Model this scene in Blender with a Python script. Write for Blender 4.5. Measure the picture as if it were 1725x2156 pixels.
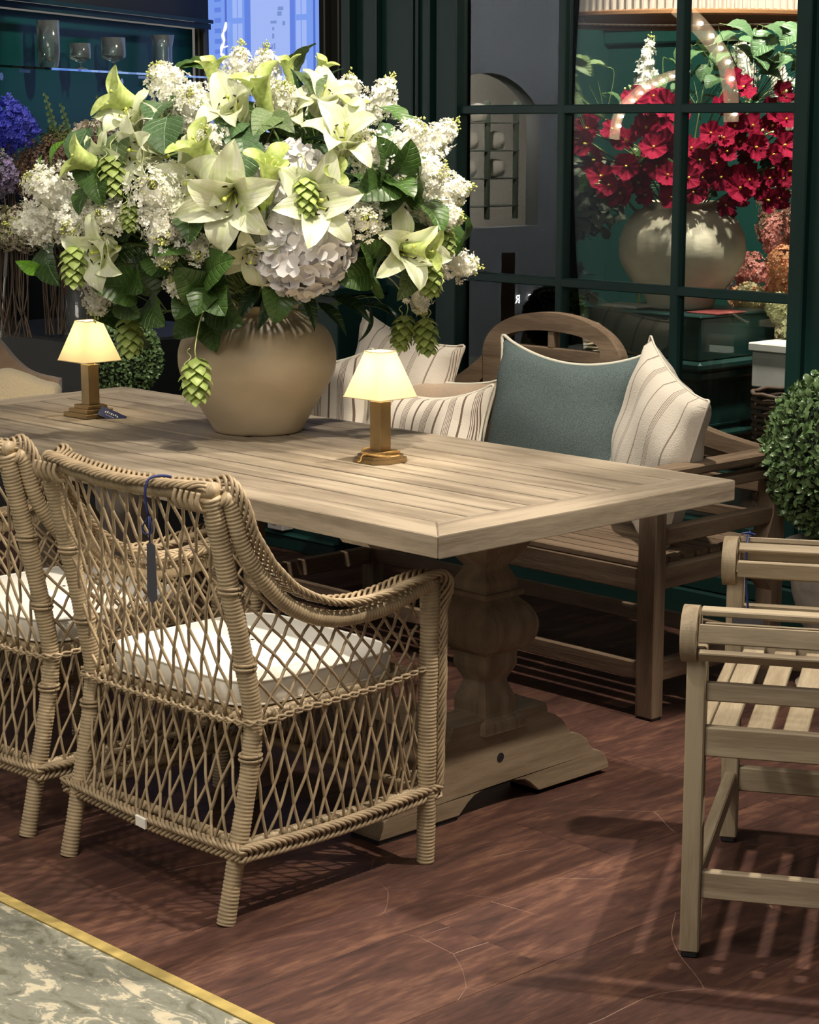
import bpy, math, random
import numpy as np
from mathutils import Vector, Matrix
random.seed(7); RNG = np.random.RandomState(11)
PI = math.pi
for o in list(bpy.data.objects): bpy.data.objects.remove(o)
sc = bpy.context.scene
COL = sc.collection

# ------------------------------------------------------------------ camera
cam_d = bpy.data.cameras.new('camera'); cam = bpy.data.objects.new('camera', cam_d); COL.objects.link(cam)
cam_d.sensor_fit = 'VERTICAL'; cam_d.sensor_height = 36; cam_d.sensor_width = 36; cam_d.lens = 72.34
cam_d.clip_start = 0.05; cam_d.clip_end = 100
PITCH, YAW, ROLL = math.radians(10.638), math.radians(46.287), math.radians(0.045)
_fh = Vector((-math.sin(YAW), math.cos(YAW), 0)); _rt = Vector((math.cos(YAW), math.sin(YAW), 0)); _z = Vector((0, 0, 1))
_fw = _fh*math.cos(PITCH) - _z*math.sin(PITCH); _up = _fh*math.sin(PITCH) + _z*math.cos(PITCH)
_r2 = _rt*math.cos(ROLL) + _up*math.sin(ROLL); _u2 = -_rt*math.sin(ROLL) + _up*math.cos(ROLL)
M = Matrix((_r2, _u2, -_fw)).transposed().to_4x4(); M.translation = Vector((0, 0, 1.577))
cam.matrix_world = M
sc.camera = cam

# ------------------------------------------------------------------ world, lamps, exposure
sc.view_settings.view_transform = 'Standard'; sc.view_settings.look = 'None'
sc.view_settings.gamma = 1; sc.view_settings.use_curve_mapping = False
sc.view_settings.exposure = 0.0
w = bpy.data.worlds.new('world'); sc.world = w; w.use_nodes = True
w.node_tree.nodes['Background'].inputs[0].default_value = (1.0, 0.93, 0.84, 1)
w.node_tree.nodes['Background'].inputs[1].default_value = 0.165

def spot(name, loc, to, power, angle=40, size=.04, blend=.35, col=(1, .9, .76)):
    d = bpy.data.lights.new(name, 'SPOT'); d.energy = power; d.spot_size = math.radians(angle)
    d.spot_blend = blend; d.shadow_soft_size = size; d.color = col
    o = bpy.data.objects.new(name, d); COL.objects.link(o); o.location = loc
    o.rotation_euler = (Vector(to) - Vector(loc)).to_track_quat('-Z', 'Y').to_euler(); return o
def area(name, loc, to, power, sx, sy, col=(1, .93, .82)):
    d = bpy.data.lights.new(name, 'AREA'); d.shape = 'RECTANGLE'; d.size = sx; d.size_y = sy; d.energy = power; d.color = col
    o = bpy.data.objects.new(name, d); COL.objects.link(o); o.location = loc
    o.rotation_euler = (Vector(to) - Vector(loc)).to_track_quat('-Z', 'Y').to_euler(); return o
spot('ceiling_spot_bouquet', (-2.75, 2.9, 3.3), (-4.25, 3.5, 1.35), 290, 32, .05)
spot('ceiling_spot_bouquet_back', (-3.35, 4.45, 3.4), (-4.25, 3.45, 1.2), 210, 40, .04)
spot('ceiling_spot_seats', (-1.65, 4.15, 3.2), (-2.55, 3.1, 0), 430, 50, .035)
spot('ceiling_spot_bench', (-3.4, 3.9, 3.3), (-3.9, 4.35, .6), 290, 42, .04)
spot('ceiling_spot_wicker', (-3.25, 3.3, 3.3), (-3.45, 2.7, .4), 330, 40, .05)
spot('ceiling_spot_table', (-4.6, 4.2, 3.3), (-4.9, 3.2, .7), 150, 44, .05)
spot('ceiling_spot_aisle', (-2.6, 1.5, 3.3), (-2.8, 2.1, 0), 120, 60, .08)
area('overhead_fill_light', (-2.4, .6, 3.3), (-3.8, 3.5, .8), 72, 2.5, 1.5)  # soft overhead fill, not an actual ceiling fitting
spot('shop_window_spot', (-3.95, 5.55, 2.9), (-4.75, 6.0, 1.2), 220, 60, .03, col=(1, .93, .8))
spot('shop_tree_fill', (-4.75, 5.42, 2.5), (-5.16, 5.75, 1.15), 55, 50, .03)  # unseen spot added to bring the tree out of the dark
spot('shop_hydrangea_fill', (-3.95, 6.35, 2.7), (-4.62, 6.45, .95), 200, 40, .04)  # unseen spot added to brighten the shadowed hydrangeas
spot('shop_wall_fill', (-5.8, 7.2, 3.2), (-7.3, 8.9, 1.9), 420, 80, .1)  # unseen spot added so the shop wall does not go black
spot('shop_back_fill', (-4.3, 5.6, 3.1), (-4.65, 6.6, 1.0), 260, 70, .05, col=(1, .93, .82))  # extra unseen spot added to lift the shop interior
spot('cabinet_spot', (-7.2, 6.0, 2.9), (-8.55, 6.0, 1.6), 90, 70, .05, col=(1, .96, .85))
spot('flower_stand_spot', (-5.7, 3.7, 3.3), (-6.6, 4.5, 1.3), 120, 36, .05)
spot('opposite_shop_spot', (-8.3, -.2, 3.2), (-10, 0.0, 1.5), 1500, 100, .1, col=(.95, .97, 1))

# ------------------------------------------------------------------ mesh helpers
def nrm(v):
    v = np.asarray(v, float); n = np.linalg.norm(v, axis=-1, keepdims=True); n[n == 0] = 1; return v/n
class MB:
    def __init__(s): s.v = []; s.f = []; s.m = []; s.n = 0
    def add(s, V, F, mi=0):
        V = np.asarray(V, float).reshape(-1, 3); n = s.n
        s.v.append(V); s.f.extend([tuple(int(i)+n for i in f) for f in F]); s.m.extend([mi]*len(F)); s.n += len(V)
    def box(s, a, b, c=.002, mi=0, T=None):
        a = np.minimum(a, b).astype(float); b2 = np.maximum(a, np.asarray(b, float)); b = b2
        c = min(c, .45*float((b-a).min())); V = []; idx = {}
        for sx in (0, 1):
            for sy in (0, 1):
                for sz in (0, 1):
                    S = (sx, sy, sz); P = [a[k] if S[k] == 0 else b[k] for k in range(3)]
                    for ax in range(3):
                        Q = list(P)
                        for k in range(3):
                            if k != ax: Q[k] += c if S[k] == 0 else -c
                        idx[(S, ax)] = len(V); V.append(Q)
        F = []
        for ax in range(3):
            o1, o2 = [k for k in range(3) if k != ax]
            for sd in (0, 1):
                q = []
                for (i, j) in ((0, 0), (1, 0), (1, 1), (0, 1)):
                    S = [0, 0, 0]; S[ax] = sd; S[o1] = i; S[o2] = j; q.append(idx[(tuple(S), ax)])
                fl = (sd == 1) ^ (ax == 1)
                F.append(tuple(q) if fl else tuple(q[::-1]))
        for ax in range(3):
            o1, o2 = [k for k in range(3) if k != ax]
            for i in (0, 1):
                for j in (0, 1):
                    S0 = [0, 0, 0]; S0[o1] = i; S0[o2] = j; S1 = list(S0); S1[ax] = 1
                    F.append((idx[(tuple(S0), o1)], idx[(tuple(S1), o1)], idx[(tuple(S1), o2)], idx[(tuple(S0), o2)]))
        for sx in (0, 1):
            for sy in (0, 1):
                for sz in (0, 1):
                    F.append(tuple(idx[((sx, sy, sz), k)] for k in range(3)))
        V = np.array(V)
        if T is not None: V = V@T[0].T + T[1]
        # orient outward
        ce = V.mean(0); F2 = []
        for f in F:
            p = V[list(f)]; nn = np.cross(p[1]-p[0], p[2]-p[0])
            F2.append(f if nn@(p.mean(0)-ce) >= 0 else f[::-1])
        s.add(V, F2, mi)
    def grid(s, P, mi=0, closed_u=False, closed_v=False, flip=False):
        P = np.asarray(P, float); nu, nv = P.shape[:2]; F = []
        for i in range(nu if closed_u else nu-1):
            for j in range(nv if closed_v else nv-1):
                a, b, c_, d = i*nv+j, i*nv+(j+1) % nv, ((i+1) % nu)*nv+(j+1) % nv, ((i+1) % nu)*nv+j
                F.append((a, d, c_, b) if flip else (a, b, c_, d))
        s.add(P.reshape(-1, 3), F, mi)
    def tube(s, pts, r, sides=8, caps=True, mi=0, phase=None, flat=None):
        P = np.asarray(pts, float); n = len(P); r = np.broadcast_to(np.asarray(r, float), (n,)) if np.ndim(r) < 2 else np.asarray(r)
        T = nrm(np.gradient(P, axis=0)); N = np.zeros_like(P)
        a = np.array([0, 0, 1.]) if abs(T[0][2]) < .9 else np.array([1., 0, 0])
        N[0] = nrm(a - T[0]*(a@T[0]))
        for i in range(1, n):
            q = N[i-1] - T[i]*(N[i-1]@T[i]); N[i] = q/(np.linalg.norm(q)+1e-12)
        B = np.cross(T, N); th = np.arange(sides)*2*PI/sides
        if r.ndim == 1: r = r[:, None]*np.ones(sides)[None]
        V = P[:, None] + r[:, :, None]*(np.cos(th)[None, :, None]*N[:, None] + np.sin(th)[None, :, None]*B[:, None])
        F = []
        for i in range(n-1):
            o = i*sides
            for j in range(sides):
                k = (j+1) % sides; F.append((o+j, o+k, o+sides+k, o+sides+j))
        if caps: F.append(tuple(range(sides))[::-1]); F.append(tuple((n-1)*sides+j for j in range(sides)))
        s.add(V.reshape(-1, 3), F, mi)
    def lathe(s, prof, seg=48, c=(0, 0, 0), mi=0, caps=True, wob=0):
        th = np.arange(seg)*2*PI/seg; P = []
        for k, (r, z) in enumerate(prof):
            rr = r*(1+wob*np.sin(th*2+k*.35)+wob*.6*np.sin(th*3+1.3))
            P.append(np.stack([rr*np.cos(th)+c[0], rr*np.sin(th)+c[1], np.full(seg, z+c[2])], 1))
        n = len(P); F = []
        for i in range(n-1):
            for j in range(seg):
                k = (j+1) % seg; F.append((i*seg+j, i*seg+k, (i+1)*seg+k, (i+1)*seg+j))
        if caps:
            if prof[0][0] > 1e-4: F.append(tuple(range(seg))[::-1])
            if prof[-1][0] > 1e-4: F.append(tuple((n-1)*seg+j for j in range(seg)))
        s.add(np.array(P).reshape(-1, 3), F, mi)
    def prism(s, pts, axis, a, b, mi=0):
        """outline (p,q) in the plane across `axis`, from a to b"""
        n = len(pts); V = []
        for w_ in (a, b):
            for p, q in pts:
                V.append({0: (w_, p, q), 1: (p, w_, q), 2: (p, q, w_)}[axis])
        F = [(i, (i+1) % n, n+(i+1) % n, n+i) for i in range(n)]
        s.add(V, F, mi); base = s.n - 2*n
        # caps through tessellation
        from mathutils.geometry import tessellate_polygon
        tr = tessellate_polygon([[Vector((p, q, 0)) for p, q in pts]])
        for t in tr:
            s.f.append(tuple(base+i for i in t)); s.m.append(mi)
            s.f.append(tuple(base+n+i for i in t[::-1])); s.m.append(mi)
    def strip(s, up, lo, y0, y1, mi=0):
        """band in XZ between two polylines (x,z), thick in Y"""
        n = len(up); V = [(x, y, z) for y in (y0, y1) for line in (up, lo) for x, z in line]; F = []
        U0, L0, U1, L1 = 0, n, 2*n, 3*n
        for i in range(n-1):
            F += [(L0+i, L0+i+1, U0+i+1, U0+i), (U1+i, U1+i+1, L1+i+1, L1+i), (U0+i, U0+i+1, U1+i+1, U1+i), (L0+i+1, L0+i, L1+i, L1+i+1)]
        F += [(U0, U1, L1, L0), (U0+n-1, L0+n-1, L1+n-1, U1+n-1)]
        s.add(V, F, mi)
    def build(s, name, mats, parent=None, smooth=False, fix=False):
        me = bpy.data.meshes.new(name)
        V = np.concatenate(s.v) if s.v else np.zeros((0, 3))
        me.from_pydata([tuple(p) for p in V.tolist()], [], s.f)
        if not isinstance(mats, (list, tuple)): mats = [mats]
        for m in mats: me.materials.append(m)
        if len(mats) > 1: me.polygons.foreach_set('material_index', s.m)
        if smooth: me.polygons.foreach_set('use_smooth', [True]*len(me.polygons))
        if fix:
            import bmesh
            bm = bmesh.new(); bm.from_mesh(me); bmesh.ops.recalc_face_normals(bm, faces=bm.faces); bm.to_mesh(me); bm.free()
        me.update()
        o = bpy.data.objects.new(name, me); COL.objects.link(o)
        if parent: o.parent = parent
        return o
def link(name, me, parent=None, mat=None):
    o = bpy.data.objects.new(name, me); COL.objects.link(o)
    if parent: o.parent = parent
    if mat is not None: o.matrix_local = mat
    return o
def thing(name, label, cat, loc=(0, 0, 0), rz=0, group=None):
    o = bpy.data.objects.new(name, None); COL.objects.link(o); o.location = loc; o.rotation_euler = (0, 0, rz)
    o.empty_display_size = .05
    return tag(o, label, cat, group)
def tag(o, label=None, cat=None, group=None, kind=None):
    if label: o['label'] = label
    if cat: o['category'] = cat
    if group: o['group'] = group
    if kind: o['kind'] = kind
    return o
def stuff(o): o['kind'] = 'stuff'; return o
def catmull(pts, n=10):
    P = np.asarray(pts, float); Q = np.vstack([2*P[0]-P[1], P, 2*P[-1]-P[-2]]); out = []
    for i in range(1, len(Q)-2):
        for t in np.linspace(0, 1, n, endpoint=False):
            a, b, c, d = Q[i-1], Q[i], Q[i+1], Q[i+2]
            out.append(.5*((2*b)+(-a+c)*t+(2*a-5*b+4*c-d)*t*t+(-a+3*b-3*c+d)*t**3))
    out.append(P[-1]); return np.array(out)
def resample(P, step):
    P = np.asarray(P, float); d = np.r_[0, np.cumsum(np.linalg.norm(np.diff(P[:, :3], axis=0), axis=1))]
    n = max(2, int(d[-1]/step)+1); s = np.linspace(0, d[-1], n)
    return np.stack([np.interp(s, d, P[:, k]) for k in range(P.shape[1])], 1), s
def basis(d, roll=0):
    """matrix whose +Z looks along d"""
    z = Vector(d).normalized(); a = Vector((0, 0, 1)) if abs(z.z) < .95 else Vector((1, 0, 0))
    x = a.cross(z).normalized(); y = z.cross(x); m = Matrix((x, y, z)).transposed()
    return (m @ Matrix.Rotation(roll, 3, 'Z')).to_4x4()
def aim_x(d, up=(0, 0, 1), roll=0):
    """matrix whose +X points along d and +Z leans to up"""
    x = Vector(d).normalized(); u = Vector(up)
    if abs(x.dot(u.normalized())) > .97: u = Vector((.3, -.8, .4))
    y = u.cross(x).normalized(); z = x.cross(y); m = Matrix((x, y, z)).transposed()
    return (m @ Matrix.Rotation(roll, 3, 'X')).to_4x4()

# ------------------------------------------------------------------ materials
def mat(name, col, rough=.6, metal=0, spec=.5, var=0, vscale=8, bump=0, bscale=60, stretch=(1, 1, 1), col2=None,
        trans=0, emit=None, estr=0, sheen=0, objvar=0, coat=0):
    m = bpy.data.materials.new(name); m.use_nodes = True; nt = m.node_tree; N = nt.nodes; L = nt.links
    b = N['Principled BSDF']; b.inputs['Base Color'].default_value = (*col, 1); b.inputs['Roughness'].default_value = rough
    b.inputs['Metallic'].default_value = metal; b.inputs['Specular IOR Level'].default_value = spec
    if sheen: b.inputs['Sheen Weight'].default_value = sheen
    if coat: b.inputs['Coat Weight'].default_value = coat; b.inputs['Coat Roughness'].default_value = .25
    if emit: b.inputs['Emission Color'].default_value = (*emit, 1); b.inputs['Emission Strength'].default_value = estr
    tc = N.new('ShaderNodeTexCoord'); mp = N.new('ShaderNodeMapping'); mp.inputs['Scale'].default_value = stretch
    L.new(tc.outputs['Object'], mp.inputs['Vector'])
    oi = N.new('ShaderNodeObjectInfo')
    if var or col2 or objvar:
        add = N.new('ShaderNodeVectorMath'); add.operation = 'ADD'; mul = N.new('ShaderNodeVectorMath'); mul.operation = 'SCALE'
        mul.inputs[0].default_value = (7, 3, 5); L.new(oi.outputs['Random'], mul.inputs['Scale'])
        L.new(mp.outputs['Vector'], add.inputs[0]); L.new(mul.outputs['Vector'], add.inputs[1])
        nz = N.new('ShaderNodeTexNoise'); nz.inputs['Scale'].default_value = vscale; nz.inputs['Detail'].default_value = 5
        L.new(add.outputs['Vector'], nz.inputs['Vector'])
        cr = N.new('ShaderNodeValToRGB'); c2 = col2 or tuple(c*(1-var) for c in col)
        cr.color_ramp.elements[0].position = .3; cr.color_ramp.elements[1].position = .7
        cr.color_ramp.elements[0].color = (*c2, 1); cr.color_ramp.elements[1].color = (*tuple(min(1, c*(1+var*.4)) for c in col), 1)
        L.new(nz.outputs['Fac'], cr.inputs['Fac']); outc = cr.outputs['Color']
        if objvar:
            hs = N.new('ShaderNodeHueSaturation'); mr = N.new('ShaderNodeMapRange')
            mr.inputs['To Min'].default_value = 1-objvar; mr.inputs['To Max'].default_value = 1+objvar
            L.new(oi.outputs['Random'], mr.inputs['Value']); L.new(mr.outputs['Result'], hs.inputs['Value'])
            L.new(outc, hs.inputs['Color']); outc = hs.outputs['Color']
        L.new(outc, b.inputs['Base Color'])
    if bump:
        n2 = N.new('ShaderNodeTexNoise'); n2.inputs['Scale'].default_value = bscale; n2.inputs['Detail'].default_value = 4
        L.new(mp.outputs['Vector'], n2.inputs['Vector'])
        bp = N.new('ShaderNodeBump'); bp.inputs['Strength'].default_value = bump; bp.inputs['Distance'].default_value = .01
        L.new(n2.outputs['Fac'], bp.inputs['Height']); L.new(bp.outputs['Normal'], b.inputs['Normal'])
    if trans:
        tr = N.new('ShaderNodeBsdfTranslucent'); mx = N.new('ShaderNodeMixShader'); mx.inputs[0].default_value = trans
        if b.inputs['Base Color'].links: L.new(b.inputs['Base Color'].links[0].from_socket, tr.inputs['Color'])
        else: tr.inputs['Color'].default_value = (*col, 1)
        L.new(b.outputs[0], mx.inputs[1]); L.new(tr.outputs[0], mx.inputs[2]); L.new(mx.outputs[0], N['Material Output'].inputs['Surface'])
    return m
def wood(name, c1, c2, axis, rough=.6, grain=26, bump=.25, ring=0):
    """long-grain wood, grain along `axis`"""
    m = bpy.data.materials.new(name); m.use_nodes = True; nt = m.node_tree; N = nt.nodes; L = nt.links
    b = N['Principled BSDF']; b.inputs['Roughness'].default_value = rough; b.inputs['Specular IOR Level'].default_value = .35
    tc = N.new('ShaderNodeTexCoord'); oi = N.new('ShaderNodeObjectInfo')
    mul = N.new('ShaderNodeVectorMath'); mul.operation = 'SCALE'; mul.inputs[0].default_value = (3.1, 5.3, 4.7); L.new(oi.outputs['Random'], mul.inputs['Scale'])
    add = N.new('ShaderNodeVectorMath'); L.new(tc.outputs['Object'], add.inputs[0]); L.new(mul.outputs['Vector'], add.inputs[1])
    mp = N.new('ShaderNodeMapping'); sc_ = [1, 1, 1]; sc_[axis] = .09; mp.inputs['Scale'].default_value = sc_; L.new(add.outputs[0], mp.inputs['Vector'])
    n1 = N.new('ShaderNodeTexNoise'); n1.inputs['Scale'].default_value = grain; n1.inputs['Detail'].default_value = 6; n1.inputs['Distortion'].default_value = .6
    n2 = N.new('ShaderNodeTexNoise'); n2.inputs['Scale'].default_value = grain*9; n2.inputs['Detail'].default_value = 3
    n3 = N.new('ShaderNodeTexNoise'); n3.inputs['Scale'].default_value = 3.0; n3.inputs['Detail'].default_value = 3
    for n_ in (n1, n2): L.new(mp.outputs['Vector'], n_.inputs['Vector'])
    L.new(add.outputs[0], n3.inputs['Vector'])
    m1 = N.new('ShaderNodeMath'); m1.operation = 'MULTIPLY_ADD'; m1.inputs[1].default_value = .35; L.new(n2.outputs['Fac'], m1.inputs[0]); L.new(n1.outputs['Fac'], m1.inputs[2])
    m2 = N.new('ShaderNodeMath'); m2.operation = 'MULTIPLY_ADD'; m2.inputs[1].default_value = .3; L.new(n3.outputs['Fac'], m2.inputs[0]); L.new(m1.outputs[0], m2.inputs[2])
    mr = N.new('ShaderNodeMapRange'); mr.inputs['To Min'].default_value = -.07; mr.inputs['To Max'].default_value = .07; L.new(oi.outputs['Random'], mr.inputs['Value'])
    m3 = N.new('ShaderNodeMath'); L.new(m2.outputs[0], m3.inputs[0]); L.new(mr.outputs[0], m3.inputs[1])
    cr = N.new('ShaderNodeValToRGB'); e = cr.color_ramp.elements; e[0].position = .62; e[1].position = 1.02
    e[0].color = (*c2, 1); e[1].color = (*c1, 1); L.new(m3.outputs[0], cr.inputs['Fac']); L.new(cr.outputs['Color'], b.inputs['Base Color'])
    bp = N.new('ShaderNodeBump'); bp.inputs['Strength'].default_value = bump; bp.inputs['Distance'].default_value = .004
    L.new(m1.outputs[0], bp.inputs['Height']); L.new(bp.outputs['Normal'], b.inputs['Normal'])
    return m
TK1, TK2 = (.315, .258, .188), (.16, .124, .087)
TEAK = [wood('weathered_teak_%s' % a, TK1, TK2, k) for k, a in enumerate('xyz')]
BT1, BT2 = (.27, .19, .125), (.13, .088, .056)
BTEAK = [wood('brown_teak_%s' % a, BT1, BT2, k) for k, a in enumerate('xyz')]
PT1, PT2 = (.30, .225, .145), (.17, .122, .075)
PTEAK = [wood('pedestal_teak_%s' % a, PT1, PT2, k, bump=.12) for k, a in enumerate('xyz')]
GREEN = mat('dark_green_paint', (.0085, .036, .031), .4, spec=.35, var=.15, vscale=3)
SHOPWALL = mat('teal_shop_paint', (.012, .075, .062), .5)
TEAL = mat('teal_cabinet_lacquer', (.006, .085, .07), .3, spec=.4)
BLACKP = mat('black_void_paint', (.008, .009, .010), .5)
WICK = mat('resin_wicker', (.40, .305, .185), .45, var=.28, vscale=26, spec=.35)
WICK2 = mat('resin_wicker_strands', (.375, .28, .17), .45, var=.33, vscale=30, spec=.35)
CREAM = mat('cream_canvas', (.90, .87, .78), .9, bump=.15, bscale=400, sheen=.2)
VASEM = mat('fired_clay_beige', (.60, .50, .35), .45, col2=(.46, .375, .25), vscale=5, bump=.25, bscale=9, stretch=(1, 1, 1.6), spec=.3)
VASE2 = mat('rough_white_clay', (.62, .56, .42), .8, col2=(.46, .40, .29), vscale=6, bump=.6, bscale=8, stretch=(1, 1, 2))
BRASS = mat('aged_brass', (.37, .26, .13), .38, metal=.85, var=.25, vscale=12)
BRASS2 = mat('brass_floor_strip_metal', (.62, .47, .16), .5, metal=.45, var=.3, vscale=20)
RUBBER = mat('black_rubber', (.01, .01, .011), .6)
NAVY = mat('navy_card', (.012, .022, .09), .5)
GREYC = mat('dark_grey_card', (.045, .045, .055), .6)
WHITE = mat('white_print', (.8, .8, .8), .6)
def veins(m, ribs, lateral, depth, tint, mid=.03):
    """midrib and side veins along the local x axis of a leaf or petal: relief and a paler line"""
    nt = m.node_tree; N = nt.nodes; L = nt.links; b = N['Principled BSDF']
    tc = N.new('ShaderNodeTexCoord'); sp = N.new('ShaderNodeSeparateXYZ'); L.new(tc.outputs['Object'], sp.inputs[0])
    def mth(op, a, b_=None, c=None):
        n = N.new('ShaderNodeMath'); n.operation = op
        for k, v in enumerate((a, b_, c)):
            if v is None: continue
            if isinstance(v, (int, float)): n.inputs[k].default_value = v
            else: L.new(v, n.inputs[k])
        return n.outputs[0]
    ay = mth('ABSOLUTE', sp.outputs[1]); ph = mth('MULTIPLY_ADD', ay, -lateral, sp.outputs[0]) if lateral else ay
    w_ = mth('SINE', mth('MULTIPLY', ph, ribs)); ln = mth('POWER', mth('MAXIMUM', w_, 0.0), 6.0)
    md = mth('SUBTRACT', 1.0, mth('MINIMUM', mth('DIVIDE', ay, mid), 1.0)); h = mth('MAXIMUM', mth('MULTIPLY', ln, .6), md)
    bp = N.new('ShaderNodeBump'); bp.inputs['Strength'].default_value = depth; bp.inputs['Distance'].default_value = .004; bp.invert = True
    L.new(h, bp.inputs['Height']); L.new(bp.outputs['Normal'], b.inputs['Normal'])
    src = b.inputs['Base Color'].links[0].from_socket; mx = N.new('ShaderNodeMix'); mx.data_type = 'RGBA'; mx.inputs[7].default_value = (*tint, 1)
    L.new(mth('MULTIPLY', h, .55), mx.inputs[0]); L.new(src, mx.inputs[6]); L.new(mx.outputs[2], b.inputs['Base Color'])
    for l in list(nt.links):
        if l.from_socket == src and l.to_node.type == 'BSDF_TRANSLUCENT': L.new(mx.outputs[2], l.to_socket)
    return m
PETAL = mat('lily_petal_white', (.86, .86, .72), .5, col2=(.74, .79, .50), vscale=7, trans=.25, spec=.3)
veins(PETAL, 150, 0, .25, (.62, .72, .34), .035)
HYDP = mat('hydrangea_petal', (.86, .83, .82), .6, col2=(.74, .72, .72), vscale=30, trans=.2, spec=.25)
LACP = mat('lilac_floret_white', (.90, .89, .78), .55, trans=.2, var=.08, vscale=40, spec=.3)
BUDM = mat('lilac_bud_yellow_green', (.52, .55, .15), .5, var=.3, vscale=60)
TRUM = mat('trumpet_yellow_green', (.62, .68, .26), .45, col2=(.34, .46, .10), vscale=14, trans=.2)
STAM = mat('pale_green_stamen', (.55, .60, .12), .5)
ANTH = mat('dark_anther', (.02, .012, .006), .7)
HOPM = mat('hop_bract_green', (.46, .53, .17), .5, col2=(.25, .37, .075), vscale=24, trans=.2, objvar=.2)
STEMG = mat('green_stem', (.13, .19, .05), .6, var=.3)
TENDR = mat('pale_tendril', (.50, .55, .22), .6)
def leafm(name, c1, c2, trans=.12, rough=.38):
    return veins(mat(name, c1, rough, col2=c2, vscale=18, trans=trans, objvar=.22, spec=.45), 42, .75, .6, tuple(min(1, c*1.9) for c in c1), .022)
LF = [leafm('leaf_grey_green', (.11, .19, .085), (.06, .12, .045)), leafm('leaf_dark_green', (.06, .12, .024), (.03, .07, .014)),
      leafm('leaf_mid_green', (.15, .21, .085), (.08, .13, .045), rough=.5), leafm('leaf_deep_lance', (.02, .055, .018), (.012, .035, .012)),
      leafm('leaf_bright_green', (.16, .36, .03), (.09, .24, .02), trans=.3)]
BOXL = mat('boxwood_leaf', (.20, .31, .12), .3, col2=(.08, .16, .05), vscale=40, objvar=.3, spec=.6)
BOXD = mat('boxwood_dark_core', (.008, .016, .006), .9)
STONE_W = mat('weathered_white_stone', (.55, .50, .42), .85, col2=(.30, .26, .21), vscale=9, bump=.5, bscale=25)
BULB = mat('warm_bulb', (1, .9, .7), .4, emit=(1, .86, .62), estr=14)

def glassmat(name, ior=1.5, rough=0.0, tint=(.93, .96, .95), bumpy=0):
    m = bpy.data.materials.new(name); m.use_nodes = True; nt = m.node_tree; N = nt.nodes; L = nt.links
    N.remove(N['Principled BSDF']); g = N.new('ShaderNodeBsdfGlossy'); t = N.new('ShaderNodeBsdfTransparent'); f = N.new('ShaderNodeFresnel'); x = N.new('ShaderNodeMixShader')
    g.inputs['Roughness'].default_value = rough; g.inputs['Color'].default_value = (1, 1, 1, 1); t.inputs['Color'].default_value = (*tint, 1); f.inputs['IOR'].default_value = ior
    L.new(f.outputs[0], x.inputs[0]); L.new(t.outputs[0], x.inputs[1]); L.new(g.outputs[0], x.inputs[2]); L.new(x.outputs[0], N['Material Output'].inputs['Surface'])
    if bumpy:
        df = N.new('ShaderNodeBsdfDiffuse'); df.inputs['Color'].default_value = (.8, .85, .82, 1); x2 = N.new('ShaderNodeMixShader'); x2.inputs[0].default_value = .06  # pale diffuse share mixed in so the glass looks lit
        L.new(x.outputs[0], x2.inputs[1]); L.new(df.outputs[0], x2.inputs[2]); L.new(x2.outputs[0], N['Material Output'].inputs['Surface'])
    if bumpy:
        n = N.new('ShaderNodeTexNoise'); n.inputs['Scale'].default_value = bumpy; bp = N.new('ShaderNodeBump'); bp.inputs['Strength'].default_value = .7
        tc = N.new('ShaderNodeTexCoord'); L.new(tc.outputs['Object'], n.inputs['Vector']); L.new(n.outputs['Fac'], bp.inputs['Height'])
        L.new(bp.outputs['Normal'], g.inputs['Normal']); L.new(bp.outputs['Normal'], f.inputs['Normal'])
    return m
PANE = glassmat('window_glass', 1.5)
WARE = glassmat('clear_glassware', 1.7, .12, (.85, .92, .9), 45)
SHELFG = glassmat('shelf_glass', 1.6, .02, (.55, .75, .7))

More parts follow.
